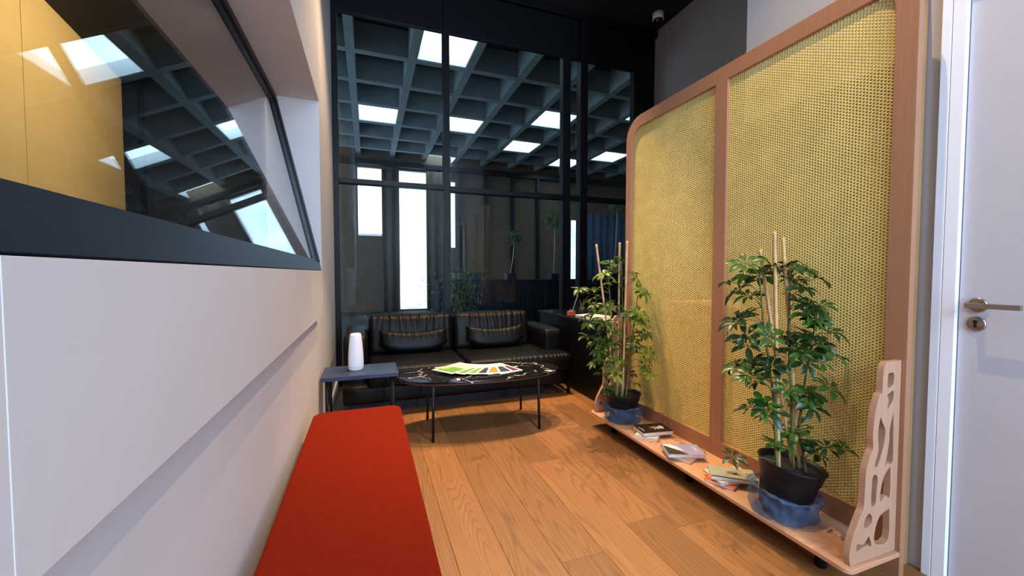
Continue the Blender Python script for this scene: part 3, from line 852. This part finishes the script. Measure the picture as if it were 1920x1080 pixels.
# ------------------------------------------------------------------ books on the shelf
def book(cx, cy, z, ang, L2, W2, t, covc, label, deco=None, tilt=0):
    T = Matrix.Translation((cx, cy, z)) @ Matrix.Rotation(R(ang), 4, 'Z')
    e = empty('book', (cx, cy, z), label, 'book', 'paperbacks on the divider shelf')
    cm = flat('book_cover', covc, 0.4)
    b = MB(); b.box((-L2/2, -W2/2, 0), (L2/2, W2/2, 0.0012), T); b.box((-L2/2, -W2/2, t - 0.0012), (L2/2, W2/2, t), T); b.box((-L2/2, W2/2 - 0.0015, 0.001), (L2/2, W2/2, t - 0.001), T)
    b.build('cover', cm, e)
    MB().box((-L2/2 + 0.002, -W2/2 + 0.002, 0.0012), (L2/2 - 0.002, W2/2 - 0.0018, t - 0.0012), T).build('pages', M['paper'], e)
    if deco:
        for nm, rects, c in deco:
            d = MB()
            for r in rects:
                if len(r) == 4 and not hasattr(r[0], '__len__'):
                    d.box((r[0], r[1], t - 0.0002), (r[2], r[3], t + 0.0003), T)
                else:
                    n0 = len(d.V)
                    d.V += [T @ Vector((x, y, t + 0.0003)) for x, y in r]; d.F.append(tuple(range(n0, n0 + len(r))))
            d.build(nm, flat('print', c, 0.5), e)
ell = lambda cx, cy, a, b, n=18: [(cx + a * math.cos(2 * math.pi * k / n), cy + b * math.sin(2 * math.pi * k / n)) for k in range(n)]
Z0 = 0.1103
book(1.690, 2.075, Z0, 38, 0.20, 0.135, 0.020, (222, 214, 206), 'white paperback lying under the black-covered book')
book(1.712, 2.070, Z0 + 0.0203, -9, 0.205, 0.140, 0.024, (30, 24, 22), 'black-covered book with a white skull-like emblem', [
    ('printed_emblem', [ell(0.058, 0.0, 0.016, 0.026), ell(0.030, -0.006, 0.010, 0.020), [(0.0, -0.030), (0.006, -0.030), (0.018, 0.02), (0.012, 0.02)], [(-0.012, 0.012), (-0.008, 0.02), (0.02, -0.004), (0.016, -0.012)]], (224, 214, 200)),
    ('printed_lines', [(-0.085, -0.045, -0.081, 0.03), (-0.074, -0.03, -0.071, 0.01)], (190, 176, 150)),
    ('printed_tint', [[(-0.035, -0.03), (-0.005, -0.03), (-0.01, 0.02), (-0.03, 0.01)]], (90, 34, 26))])
book(1.700, 1.775, Z0, 22, 0.205, 0.145, 0.020, (168, 126, 30), 'olive yellow paperback under the blue mountain-cover book', [
    ('printed_lines', [(0.03, -0.03, 0.034, 0.05), (0.045, -0.03, 0.049, 0.05)], (226, 206, 150))])
book(1.672, 1.765, Z0 + 0.0203, -23, 0.205, 0.138, 0.018, (150, 150, 190), 'book with a pale blue mountain cover on the olive one', [
    ('printed_slope', [[(-0.098, -0.065), (0.01, -0.065), (-0.03, -0.012), (-0.095, 0.05)]], (52, 46, 38)),
    ('printed_snow', [[(-0.095, 0.05), (-0.03, -0.012), (0.0, -0.02), (-0.02, 0.03), (-0.05, 0.062), (-0.09, 0.064)]], (222, 216, 222)),
    ('printed_lines', [(0.064, -0.02, 0.067, 0.04), (0.074, -0.01, 0.077, 0.035)], (235, 232, 236))])
book(1.690, 1.490, Z0, 24, 0.20, 0.135, 0.014, (226, 92, 26), 'orange paperback at the bottom of the stack beside the nearer pot')
book(1.700, 1.475, Z0 + 0.0143, -12, 0.20, 0.135, 0.014, (226, 200, 184), 'cream paperback with dark title bars, middle of the nearest stack', [
    ('printed_lines', [(0.03 + 0.012 * q, 0.005, 0.035 + 0.012 * q, 0.055) for q in range(5)], (110, 84, 70))])
book(1.692, 1.458, Z0 + 0.0286, -38, 0.205, 0.125, 0.017, (164, 166, 146), 'grey-green paperback with a black edge stripe beside the nearer pot', [
    ('printed_band', [(-0.1015, -0.0615, 0.1015, -0.052)], (16, 14, 14)),
    ('printed_emblem', [ell(0.0, 0.0, 0.026, 0.017), ell(0.02, -0.012, 0.02, 0.010)], (112, 106, 84)),
    ('printed_lines', [(0.066, -0.03, 0.071, 0.015), (0.078, -0.005, 0.082, 0.02)], (92, 86, 64))])

# ------------------------------------------------------------------ umbrella plants in pots
def leaf_mesh(seed):
    rg = random.Random(seed)
    V, F = [], []
    n = rg.choice([6, 7, 7, 8])
    a0 = rg.uniform(0, 6.28)
    for k in range(n):
        a = a0 + 2 * math.pi * k / n * 0.93 + rg.uniform(-0.12, 0.12)
        ln = rg.uniform(0.050, 0.074); wd = ln * rg.uniform(0.34, 0.44); droop = rg.uniform(0.15, 0.75); stalk = 0.010
        tw = rg.uniform(-0.3, 0.3)
        d = Vector((math.cos(a), math.sin(a), 0)); sd = Vector((-math.sin(a), math.cos(a), 0))
        base = len(V)
        prof = [(0.0, 0.03), (0.15, 0.45), (0.35, 0.88), (0.6, 1.0), (0.82, 0.62), (1.0, 0.0)]
        def P(t, s, wv):
            r = stalk + t * ln
            z = 0.012 + 0.010 * math.sin(t * 2) - droop * r * r * 9.0
            return d * r + sd * s + Vector((0, 0, z - abs(s) * -0.25 + tw * s))
        for t, wv in prof[:-1]:
            V += [P(t, -wd / 2 * wv, wv), P(t, 0, wv) - Vector((0, 0, 0.0015)), P(t, wd / 2 * wv, wv)]
        V.append(P(1.0, 0, 0))
        for q in range(4):
            b = base + q * 3
            F += [(b, b + 3, b + 4, b + 1), (b + 1, b + 4, b + 5, b + 2)]
        b = base + 12
        F += [(b, b + 3, b + 1), (b + 1, b + 3, b + 2)]
        # little stalk
        s = len(V)
        V += [Vector((0, 0, 0.008)) - sd * 0.001, Vector((0, 0, 0.008)) + sd * 0.001, d * stalk + sd * 0.001 + Vector((0, 0, 0.012)), d * stalk - sd * 0.001 + Vector((0, 0, 0.012))]
        F.append((s, s + 1, s + 2, s + 3))
    me = bpy.data.meshes.new('leaf'); me.from_pydata([tuple(v) for v in V], [], F); me.update()
    me.polygons.foreach_set('use_smooth', [True] * len(me.polygons))
    return me

def potted(name, c, label, zc, clusters, stakes, lm, tilt, seed, stem_px, rimz, s):
    rg = random.Random(seed)
    e = empty(name, (c[0], c[1], 0.1103), label, 'potted plant', 'potted umbrella plants on the divider shelf')
    T = Matrix.Translation((c[0], c[1], 0.1118 + 0.082 * s * math.sin(math.hypot(tilt[0], tilt[1])))) @ Euler((tilt[0], tilt[1], 0)).to_matrix().to_4x4()
    h = rimz - 0.112
    pr = [(0.078 * s, 0.002), (0.082 * s, 0.006), (0.100 * s, h * 0.72), (0.101 * s, h * 0.74), (0.105 * s, h * 0.76), (0.113 * s, h * 0.97), (0.118 * s, h), (0.117 * s, h + 0.004), (0.110 * s, h + 0.003), (0.106 * s, h * 0.93), (0.103 * s, h * 0.90)]
    pt = MB().lathe(pr, n=48, M=T, capt=False).build('pot', M['pot'], e, True)
    so = MB()
    so.lathe([(0.1035 * s, h * 0.895), (0.075 * s, h * 0.91), (0.04 * s, h * 0.93), (0.0005, h * 0.94)], n=40, M=T, capb=False, capt=False, wob=lambda a, i: 0.0)
    so.build('soil', M['soil'], pt, True)
    # crumpled plastic bag round the foot of the pot
    bg = MB()
    def wob(a, i):
        return 0.006 * math.sin(5 * a + i * 1.3 + seed) + 0.004 * math.sin(11 * a - i * 2.1) + 0.003 * math.sin(23 * a + i * 0.7)
    pb = [(0.092 * s, -0.0005), (0.106 * s, 0.004), (0.116 * s, 0.018), (0.113 * s, 0.032), (0.120 * s, 0.046), (0.115 * s, 0.058), (0.122 * s, 0.070), (0.119 * s, 0.082), (0.128 * s, 0.088), (0.119 * s, 0.094), (0.109 * s, 0.088), (0.106 * s, 0.084)]
    Tb = Matrix.Translation((c[0], c[1], 0.1112)) @ Euler((tilt[0] * 0.6, tilt[1] * 0.6, 0)).to_matrix().to_4x4()
    V0 = len(bg.V)
    pb = [(r0, z0 * 1.22) for r0, z0 in pb]
    bg.lathe(pb, n=96, M=Matrix.Identity(4), capb=True, capt=False, wob=wob)
    for v in bg.V:
        zz = max(0.0006, v.z + (0.006 * math.sin(3 * math.atan2(v.y, v.x) + seed) if v.z > 0.03 else 0))
        v.z = zz
    lim = XS - 0.003
    bg.V = [Matrix.Translation((c[0], c[1], 0.1103)) @ (Euler((tilt[0] * 0.5 * min(1, v.z / 0.05), tilt[1] * 0.5 * min(1, v.z / 0.05), 0)).to_matrix() @ v) for v in bg.V]
    for v in bg.V:
        v.x = min(v.x, lim); v.z = max(v.z, 0.1107)
    bg.build('plastic_bag', M['bag'], e, True)
    # bamboo stakes with nodes
    top_soil = 0.1125 + h * 0.89
    for pts in stakes:
        P = [at(u, v, z) for u, v, z in pts]
        P[-1].z = min(P[-1].z, top_soil)
        a, b = P[0], P[-1]
        Q, RR = [], []
        n = 13
        for k in range(n):
            t = k / (n - 1)
            base = a.lerp(b, t)
            Q += [base, a.lerp(b, min(1, t + 0.012)), a.lerp(b, min(1, t + 0.024))] if k < n - 1 else [base]
            RR += [0.0070, 0.0082, 0.0070] if k < n - 1 else [0.0072]
        MB().tube(Q, RR, 8).build('stake', M['bamboo'], e, True)
    # stems
    stems = []
    for pts in stem_px:
        P = [at(u, v, z) for u, v, z in pts]
        P[-1].z = min(P[-1].z, top_soil)
        fine = []
        for i in range(len(P) - 1):
            for q in range(6): fine.append(P[i].lerp(P[i + 1], q / 6))
        fine.append(P[-1]); stems.append(fine)
    tubes = [MB().tube(f, [0.003 + 0.0035 * i / (len(f) - 1) for i in range(len(f))], 7) for f in stems]
    meshes = [leaf_mesh(seed * 10 + q) for q in range(7)]
    for me in meshes: me.materials.append(lm)
    ax = sum((f[-1] for f in stems), Vector()) / len(stems)
    clusters = list(clusters) + [(c0[0] + rg.uniform(-16, 16) * 1.7 / zc, c0[1] + rg.uniform(-14, 14) * 1.7 / zc) for c0 in clusters if len(c0) == 2 and rg.random() < 0.35]
    for (u, v, *rest) in clusters:
        dz = rest[0] if rest else rg.uniform(-0.08, 0.10)
        p = at(u, v, zc + dz)
        if p.x > XS - 0.075: p = at(u, v, zc + dz - (p.x - (XS - 0.075)) * 1.6)
        # nearest stem point a little below the leaf
        best = None
        for si, f in enumerate(stems):
            for i, q in enumerate(f):
                if q.z < p.z - 0.005:
                    dd = (q - p).length + 0.4 * abs(q.z - (p.z - 0.06))
                    if best is None or dd < best[0]: best = (dd, si, q)
        if best:
            _, si, q = best
            mid = q.lerp(p, 0.55) + Vector((0, 0, 0.018))
            tubes[si].tube([q, q.lerp(mid, 0.55) + Vector((0, 0, 0.006)), mid, p], [0.0022, 0.0018, 0.0016, 0.0014], 5)
            outd = (p - q)
        else: outd = p - ax
        outd.z = 0
        if outd.length < 0.02: outd = Vector((rg.uniform(-1, 1), rg.uniform(-1, 0.3), 0))
        outd.normalize()
        nrm = (Vector((0, 0, 1)) * rg.uniform(0.7, 1.3) + outd * rg.uniform(0.3, 0.9) + Vector((rg.uniform(-.25, .25), rg.uniform(-.45, .1), 0))).normalized()
        rot = nrm.to_track_quat('Z', 'Y').to_matrix().to_4x4() @ Matrix.Rotation(rg.uniform(0, 6.28), 4, 'Z')
        o = bpy.data.objects.new('leaf', rg.choice(meshes)); COL.objects.link(o); o.parent = e
        sc_ = rg.uniform(0.8, 1.12) * (rest[1] if len(rest) > 1 else 1.0)
        o.matrix_local = Matrix.Translation(p - worigin(e)) @ rot @ Matrix.Scale(sc_, 4)
    for t in tubes: t.build('stem', M['stem'], e, True)
    return e

near = []
for (x, y) in [(240,240),(280,330),(140,375),(200,450),(270,490),(350,330),(430,255),(540,280),(600,270),(690,300),(780,350),(620,360),(680,440),(650,540),(720,560),(780,610),(200,680),(250,640),(300,820),(250,805),(420,800),(560,830),(720,650),(790,680),(880,770),(740,840),(660,930),(800,870),(300,1010),(230,1010),(440,1020),(830,1000),(700,1000),(560,960),(150,1060)]:
    near.append((1340 + x / 4.154, 440 + y / 4.154))
for (x, y) in [(230,20),(310,70),(430,140),(550,170),(490,120),(620,170),(640,230),(330,230),(250,240),(350,310),(540,400),(400,500),(690,560)]:
    near.append((1340 + x / 3.6, 700 + y / 3.6))
near += [(1340 + 760 / 3.6, 700 + 110 / 3.6, -0.05), (1340 + 750 / 3.6, 700 + 510 / 3.6, -0.1), (1340 + 860 / 3.6, 700 + 520 / 3.6, -0.12), (1340 + 120 / 3.6, 700 + 580 / 3.6, -0.05, 0.9)]
Z1 = 1.70
potted('potted_umbrella_plant', (1.682, 1.195), 'larger dark green umbrella plant in a tilted black pot beside the near scroll bracket', Z1, near,
       [[(1452, 434, 1.64), (1461, 862, 1.69)], [(1425, 468, 1.70), (1487, 860, 1.73)], [(1468, 446, 1.76), (1500, 868, 1.71)]],
       M['leaf_a'], (R(5), R(7), 0), 5,
       [[(1424, 520, 1.66), (1432, 610, 1.68), (1450, 740, 1.68), (1458, 880, 1.67)], [(1482, 510, 1.72), (1478, 620, 1.72), (1484, 760, 1.70), (1488, 880, 1.70)], [(1530, 600, 1.72), (1508, 720, 1.72), (1498, 800, 1.71), (1512, 895, 1.68)]], 0.322, 1.08)
far = []
for (x, y) in [(500,100),(620,60),(540,180),(440,220),(560,310),(430,350),(760,200),(780,280),(160,390),(280,400),(320,490),(230,520),(330,560),(850,410),(820,650),(870,720),(700,670),(860,780),(250,690),(280,760),(440,780),(400,860),(250,920),(330,980),(560,900),(520,860),(700,920),(830,900),(900,880),(760,1000),(450,1020),(600,1000),(560,600),(480,600)]:
    far.append((1060 + x / 6.0, 480 + y / 6.0))
for (x, y) in [(320,20),(420,70),(380,120),(430,170),(340,260),(500,60),(560,230),(650,250),(720,370),(870,100),(890,210),(900,290),(930,390),(600,540),(760,480),(480,540),(420,390),(640,420),(540,140),(700,130),(470,280),(560,380)]:
    far.append((1060 + x / 6.0, 640 + y / 6.0))
Z2 = 2.79
potted('potted_umbrella_plant', (1.690, 2.360), 'yellowish green umbrella plant in an upright black pot beside the far scroll bracket', Z2, far,
       [[(1118, 458, 2.77), (1155, 742, 2.80)], [(1162, 455, 2.84), (1158, 742, 2.83)], [(1176, 452, 2.74), (1167, 744, 2.79)]],
       M['leaf_b'], (R(0), R(0), 0), 6,
       [[(1140, 500, 2.78), (1146, 600, 2.78), (1152, 700, 2.78), (1158, 770, 2.77)], [(1165, 490, 2.80), (1168, 600, 2.80), (1166, 690, 2.80), (1164, 770, 2.78)], [(1195, 560, 2.78), (1184, 640, 2.80), (1176, 720, 2.80), (1170, 770, 2.78)]], 0.302, 1.06)

# ------------------------------------------------------------------ black desk with office things
M['desk'] = mat('black_laminate', (9, 9, 11), 0.45, var=0.1, spec=0.3)
dk = empty('desk', (2.2, 3.6, 0), 'black laminate desk between the sofa and the room divider', 'desk')
box('desk_top', (1.875, 2.93, 0.69), (2.53, 4.30, 0.715), M['desk'], dk, 0.003)
box('side_panel', (1.90, 2.95, 0), (1.925, 4.28, 0.69), M['desk'], dk, 0.002)
box('end_panel', (1.925, 2.95, 0), (2.50, 2.975, 0.69), M['desk'], dk, 0.002)
box('end_panel', (1.925, 4.255, 0), (2.50, 4.28, 0.69), M['desk'], dk, 0.002)
ZD = 0.7153
M['grey_plastic'] = mat('grey_plastic', (170, 172, 176), 0.4, var=0.03)
M['screen_black'] = mat('screen_black', (10, 11, 14), 0.2, var=0.03)
lt_ = empty('laptop', (2.10, 3.95, ZD), 'thin open laptop with a pale edge standing on the black desk', 'laptop')
TL = Matrix.Translation((2.02, 3.95, ZD)) @ Matrix.Rotation(R(243), 4, 'Z')
MB().box((-0.15, -0.10, 0), (0.15, 0.10, 0.014), TL).build('keyboard_base', M['screen_black'], lt_)
TS = TL @ Matrix.Translation((0, 0.10, 0.012)) @ Matrix.Rotation(R(-18), 4, 'X')
sl = MB().box((-0.15, 0, 0), (0.15, 0.007, 0.20), TS).build('screen_lid', M['grey_plastic'], lt_)
MB().box((-0.14, -0.001, 0.01), (0.14, 0.0005, 0.19), TS).build('screen', M['screen_black'], sl)
pc = empty('pen_cup', (2.02, 3.50, ZD), 'dark cup of pens with a reddish marker on the black desk', 'cup')
MB().lathe([(0.034, 0), (0.036, 0.004), (0.038, 0.095), (0.034, 0.095), (0.032, 0.01)], (2.02, 3.50, ZD), 24, capt=True).build('cup', M['black_metal'], pc, True)
for k, (dx, dy, c) in enumerate(((0.012, 0.01, (150, 70, 50)), (-0.012, 0.008, (120, 60, 44)), (0.0, -0.014, (40, 44, 60)))):
    MB().tube([(2.02 + dx * 0.6, 3.50 + dy * 0.6, ZD + 0.02), (2.02 + dx * 1.8, 3.50 + dy * 1.8, ZD + 0.165)], 0.0045, 8).build('pen', flat('pen', c), pc)
ob = empty('card_box', (1.96, 3.66, ZD), 'small black and orange box beside the laptop on the desk', 'box')
bevel(box('carton', (1.91, 3.60, ZD), (1.99, 3.72, ZD + 0.045), M['screen_black'], ob), 0.002)
box('orange_end', (1.9095, 3.5995, ZD + 0.001), (1.9905, 3.622, ZD + 0.0455), flat('orange_card', (206, 92, 50)), ob)
for k, (x, y, a, lab) in enumerate(((2.02, 3.30, 12, 'stack of white papers on the desk behind the far plant'), (2.12, 3.06, -8, 'single white sheet at the near end of the black desk'))):
    T = Matrix.Translation((x, y, ZD)) @ Matrix.Rotation(R(a), 4, 'Z')
    pp = MB()
    if k == 0:
        for q in range(4): pp.box((-0.10, -0.14, q * 0.008), (0.10, 0.14, q * 0.008 + 0.0078), T @ Matrix.Rotation(R(q * 3 - 5), 4, 'Z'))
    else: pp.box((-0.105, -0.148, 0), (0.105, 0.148, 0.003), T)
    tag(pp.build('paper_stack', M['mag_white']), lab, 'paper')
ph = empty('desk_phone', (2.28, 3.35, ZD), 'dark desk phone with a small blue lit display', 'phone')
TP = Matrix.Translation((2.25, 3.32, ZD)) @ Matrix.Rotation(R(30), 4, 'Z')
V = [TP @ Vector(v) for v in ((-0.1,-0.09,0),(0.1,-0.09,0),(0.1,0.09,0),(-0.1,0.09,0),(-0.1,-0.09,0.02),(0.1,-0.09,0.02),(0.1,0.09,0.10),(-0.1,0.09,0.10))]
pobj('body', V, [(0,3,2,1),(4,5,6,7),(0,1,5,4),(1,2,6,5),(2,3,7,6),(3,0,4,7)], M['screen_black'], ph)
V = [TP @ Vector((x, y, 0.02 + (y + 0.09) * 0.4444 + 0.0015)) for x, y in ((-0.03, 0.03), (0.06, 0.03), (0.06, 0.08), (-0.03, 0.08))]
pobj('display', V, [(0, 1, 2, 3)], emis('phone_display', (110, 170, 240), 0.6), ph)
hs = MB(); hs.rbox((-0.085, -0.08, 0.075), (-0.045, 0.08, 0.105), 0.012, 6, M=None)
hs.V = [TP @ v for v in hs.V]; hs.build('handset', M['screen_black'], ph, True)

# low cabinet behind the divider
cb = empty('low_cabinet', (2.3, 2.05, 0), 'cream low cabinet seen through the cane behind the divider', 'cabinet')
M['cream'] = mat('cream_laminate', (188, 160, 118), 0.6)
box('body', (2.02, YE + 0.01, 0.0), (2.42, 2.32, 0.95), M['cream'], cb, 0.003)
for q in range(2):
    dd = box('door', (2.05 + q * 0.18, 2.32, 0.05), (2.225 + q * 0.18, 2.336, 0.92), M['cream'], cb, 0.002)
    box('handle', (2.20 + q * 0.03, 2.336, 0.55), (2.21 + q * 0.03, 2.346, 0.65), M['steel'], dd)

# security camera on the ceiling
sm = empty('security_camera', (3.355, 4.057, H - 0.16), 'white dome security camera on the black ceiling above the partition corner', 'camera')
MB().lathe([(0.055, -0.075), (0.066, -0.07), (0.066, 0.0)], (3.355, 4.057, H - 0.001), 32).build('housing', M['porcelain'], sm, True)
MB().lathe([(0.001, -0.135), (0.022, -0.13), (0.04, -0.112), (0.052, -0.085), (0.054, -0.074)], (3.355, 4.057, H), 32).build('dome', M['screen_black'], sm, True)

# ------------------------------------------------------------------ things in the office hall
YP = 7.6
M['navy'] = mat('navy_slats', (30, 36, 52), 0.5, var=0.1)
pt = empty('slatted_partition', (2.9, YP, 0), 'navy vertical-slat half-height partition in the hall behind the glass', 'partition')
box('core', (1.25, YP + 0.02, 0), (5.7, YP + 0.34, 1.02), M['navy'], pt)
n = 0; x = 1.25
sme = None
while x < 5.68:
    if sme is None:
        o = box('slat', (x, YP - 0.012, 0.02), (x + 0.035, YP + 0.019, 1.0), M['navy'], pt); sme = o.data; sx0 = x
    else:
        o = bpy.data.objects.new('slat', sme); COL.objects.link(o); o.parent = pt; o.location = (x - sx0, 0, 0)
    x += 0.065
def aty(u, v, y):
    d = at(u, v, 1.0) - Vector((0, 0, CAMZ)); return Vector((0, 0, CAMZ)) + d * (y / d.y)
def topiary(u, vtop, vcr, vbase, zc, rad, label):
    b = aty(u[1], vbase, YP + 0.18); b.z = 1.0205
    c = aty(u[0], vcr, YP + 0.18)
    e = empty('topiary_tree', b, label, 'tree', 'lollipop trees in the hall')
    box('planter', (b.x - 0.1, b.y - 0.1, 1.0205), (b.x + 0.1, b.y + 0.1, 1.14), M['navy'], e)
    MB().tube([(b.x, b.y, 1.13), b.lerp(c, 0.5) + Vector((0.01, 0, 0)), c], [0.014, 0.012, 0.010], 8).build('trunk', mat('pale_trunk', (196, 190, 176), 0.8), e, True)
    rg = random.Random(int(u[0]))
    fb = MB()
    for k in range(520):
        d = Vector((rg.gauss(0, 1), rg.gauss(0, 1), rg.gauss(0, 1))).normalized() * rad * rg.uniform(0.45, 1.0)
        p = c + Vector((d.x * 1.0, d.y, d.z * 0.85)); q = Euler((rg.uniform(0, 6), rg.uniform(0, 6), rg.uniform(0, 6))).to_matrix()
        s_ = rg.uniform(0.02, 0.034)
        n0 = len(fb.V); fb.V += [p + q @ Vector(v) * s_ for v in ((-1, 0, 0), (0, -0.5, 0.1), (1, 0, 0), (0, 0.5, 0.1))]; fb.F.append((n0, n0 + 1, n0 + 2, n0 + 3))
    f = fb.build('crown_leaves', M['leaf_hall'], e); f['kind'] = 'stuff'
M['leaf_hall'] = mat('hall_leaf', (96, 112, 74), 0.6, var=0.3, scale=20)
topiary((1040, 1038), 385, 412, 528, 8.0, 0.25, 'round-crowned tree nearest the double mullion behind the glass')
topiary((965, 957), 430, 446, 528, 8.1, 0.19, 'flat-crowned slender tree behind the middle glass pane')
topiary((1158, 1150), 365, 388, 528, 8.0, 0.21, 'round-crowned tree partly hidden by the room divider')
for k, (x0, x1, h0, c, lab) in enumerate(((1.46, 1.70, 0.13, (190, 176, 158), 'pale archive box on the slatted partition'), (1.74, 2.12, 0.09, (60, 66, 92), 'low dark blue box on the slatted partition'))):
    e = empty('archive_box', ((x0 + x1) / 2, YP + 0.18, 1.0205), lab, 'box')
    box('carton', (x0, YP + 0.05, 1.0205), (x1, YP + 0.30, 1.0205 + h0), flat('carton', c), e, 0.003)
    box('lid', (x0 - 0.006, YP + 0.044, 1.0205 + h0), (x1 + 0.006, YP + 0.306, 1.05 + h0), flat('carton_lid', (44, 46, 60)), e, 0.003)
bu = empty('leafy_bush', (1.52, 7.0, 0), 'dark leafy bush in a planter behind the glass beside the first mullion', 'plant')
MB().lathe([(0.15, 0), (0.19, 0.42), (0.17, 0.42), (0.165, 0.38)], (1.52, 7.0, 0), 24).build('planter', M['navy'], bu, True)
fb = MB(); rg = random.Random(11)
for k in range(700):
    d = Vector((rg.gauss(0, 0.20), rg.gauss(0, 0.16), rg.uniform(0.45, 1.22)))
    p = Vector((1.52, 7.0, 0)) + d; q = Euler((rg.uniform(0, 6), rg.uniform(0, 6), rg.uniform(0, 6))).to_matrix(); s_ = rg.uniform(0.025, 0.05)
    n0 = len(fb.V); fb.V += [p + q @ Vector(v) * s_ for v in ((-1, 0, 0), (0, -0.35, 0.1), (1, 0, 0), (0, 0.35, 0.1))]; fb.F.append((n0, n0 + 1, n0 + 2, n0 + 3))
f = fb.build('foliage', M['leaf_hall'], bu); f['kind'] = 'stuff'
for k in range(5):
    MB().tube([(1.52 + rg.uniform(-.06, .06), 7.0 + rg.uniform(-.06, .06), 0.38), (1.52 + rg.uniform(-.2, .2), 7.0 + rg.uniform(-.15, .15), 1.0)], [0.012, 0.005], 6).build('stem', M['stem'], bu)
# curtains on the far wall
def curtain(name, x0, x1, y, z0, z1, m, label):
    V, F = [], []
    n = max(8, int((x1 - x0) / 0.04))
    for k in range(n + 1):
        x = x0 + (x1 - x0) * k / n
        yy = y + 0.05 * math.sin(k * 0.9) + 0.02 * math.sin(k * 0.37)
        V += [(x, yy, z0), (x, yy, z1), (x, yy + 0.012, z1), (x, yy + 0.012, z0)]
    for k in range(n):
        a = k * 4
        for q in range(4): F.append((a + q, a + (q + 1) % 4, a + 4 + (q + 1) % 4, a + 4 + q))
    F += [(0, 1, 2, 3), (n * 4 + 3, n * 4 + 2, n * 4 + 1, n * 4)]
    return tag(pobj(name, V, F, m, None, True), label, 'curtain')
curtain('curtain', 0.44, 0.90, 12.25, 0.02, 4.2, M['curtain'], 'grey curtain hanging between the two bright hall windows')
curtain('curtain', 1.70, 2.42, 12.2, 0.02, 4.2, M['curtain'], 'grey curtain right of the tall bright hall window')
curtain('curtain', 7.15, 9.9, 12.2, 0.02, 3.2, M['blue_curtain'], 'blue curtain at the far hall windows behind the divider end')

# pale building outside the hall windows
ob_ = empty('building', (2, 22, -4), 'pale tall building seen through the bright hall windows', 'building')
M['facade'] = mat('pale_facade', (214, 220, 226), 0.8, var=0.04, scale=0.6)
M['far_glass'] = mat('building_window', (186, 206, 224), 0.5, var=0.1)
box('facade', (-6, 22, -4), (18, 26, 9), M['facade'], ob_)
wme = None
for i in range(16):
    for j in range(6):
        x = -5 + i * 1.4; z = -3 + j * 1.9
        if wme is None:
            o = box('window', (x, 21.95, z), (x + 0.8, 22.0, z + 1.2), M['far_glass'], ob_); wme = o.data; bx, bz = x, z
        else:
            o = bpy.data.objects.new('window', wme); COL.objects.link(o); o.parent = ob_; o.location = (x - bx, 0, z - bz)

# television on the mustard wall of the side room
tv = empty('television', Vector((-1.60, 3.59, 0.85)) + dirv * -1.3 + Vector((0.05, 0, 0)), 'black television on the mustard wall behind the slanted window', 'television')
def tvbox(name, a, b, o0, o1, z0, z1, m):
    nn = Vector((dirv.y, -dirv.x, 0))
    p = Vector((-1.60, 3.59, 0)) + dirv * a; q = Vector((-1.60, 3.59, 0)) + dirv * b
    V = [p + nn * o0, q + nn * o0, q + nn * o1, p + nn * o1]
    V = [v + Vector((0, 0, z0)) for v in V] + [v + Vector((0, 0, z1)) for v in V]
    return pobj(name, V, [(0,1,2,3),(7,6,5,4),(4,5,1,0),(5,6,2,1),(6,7,3,2),(7,4,0,3)], m, tv)
tvbox('casing', -1.95, -0.50, 0.004, 0.045, 0.72, 1.49, M['black_metal'])
tvbox('screen', -1.93, -0.52, 0.0455, 0.047, 0.74, 1.47, M['screen_black'])
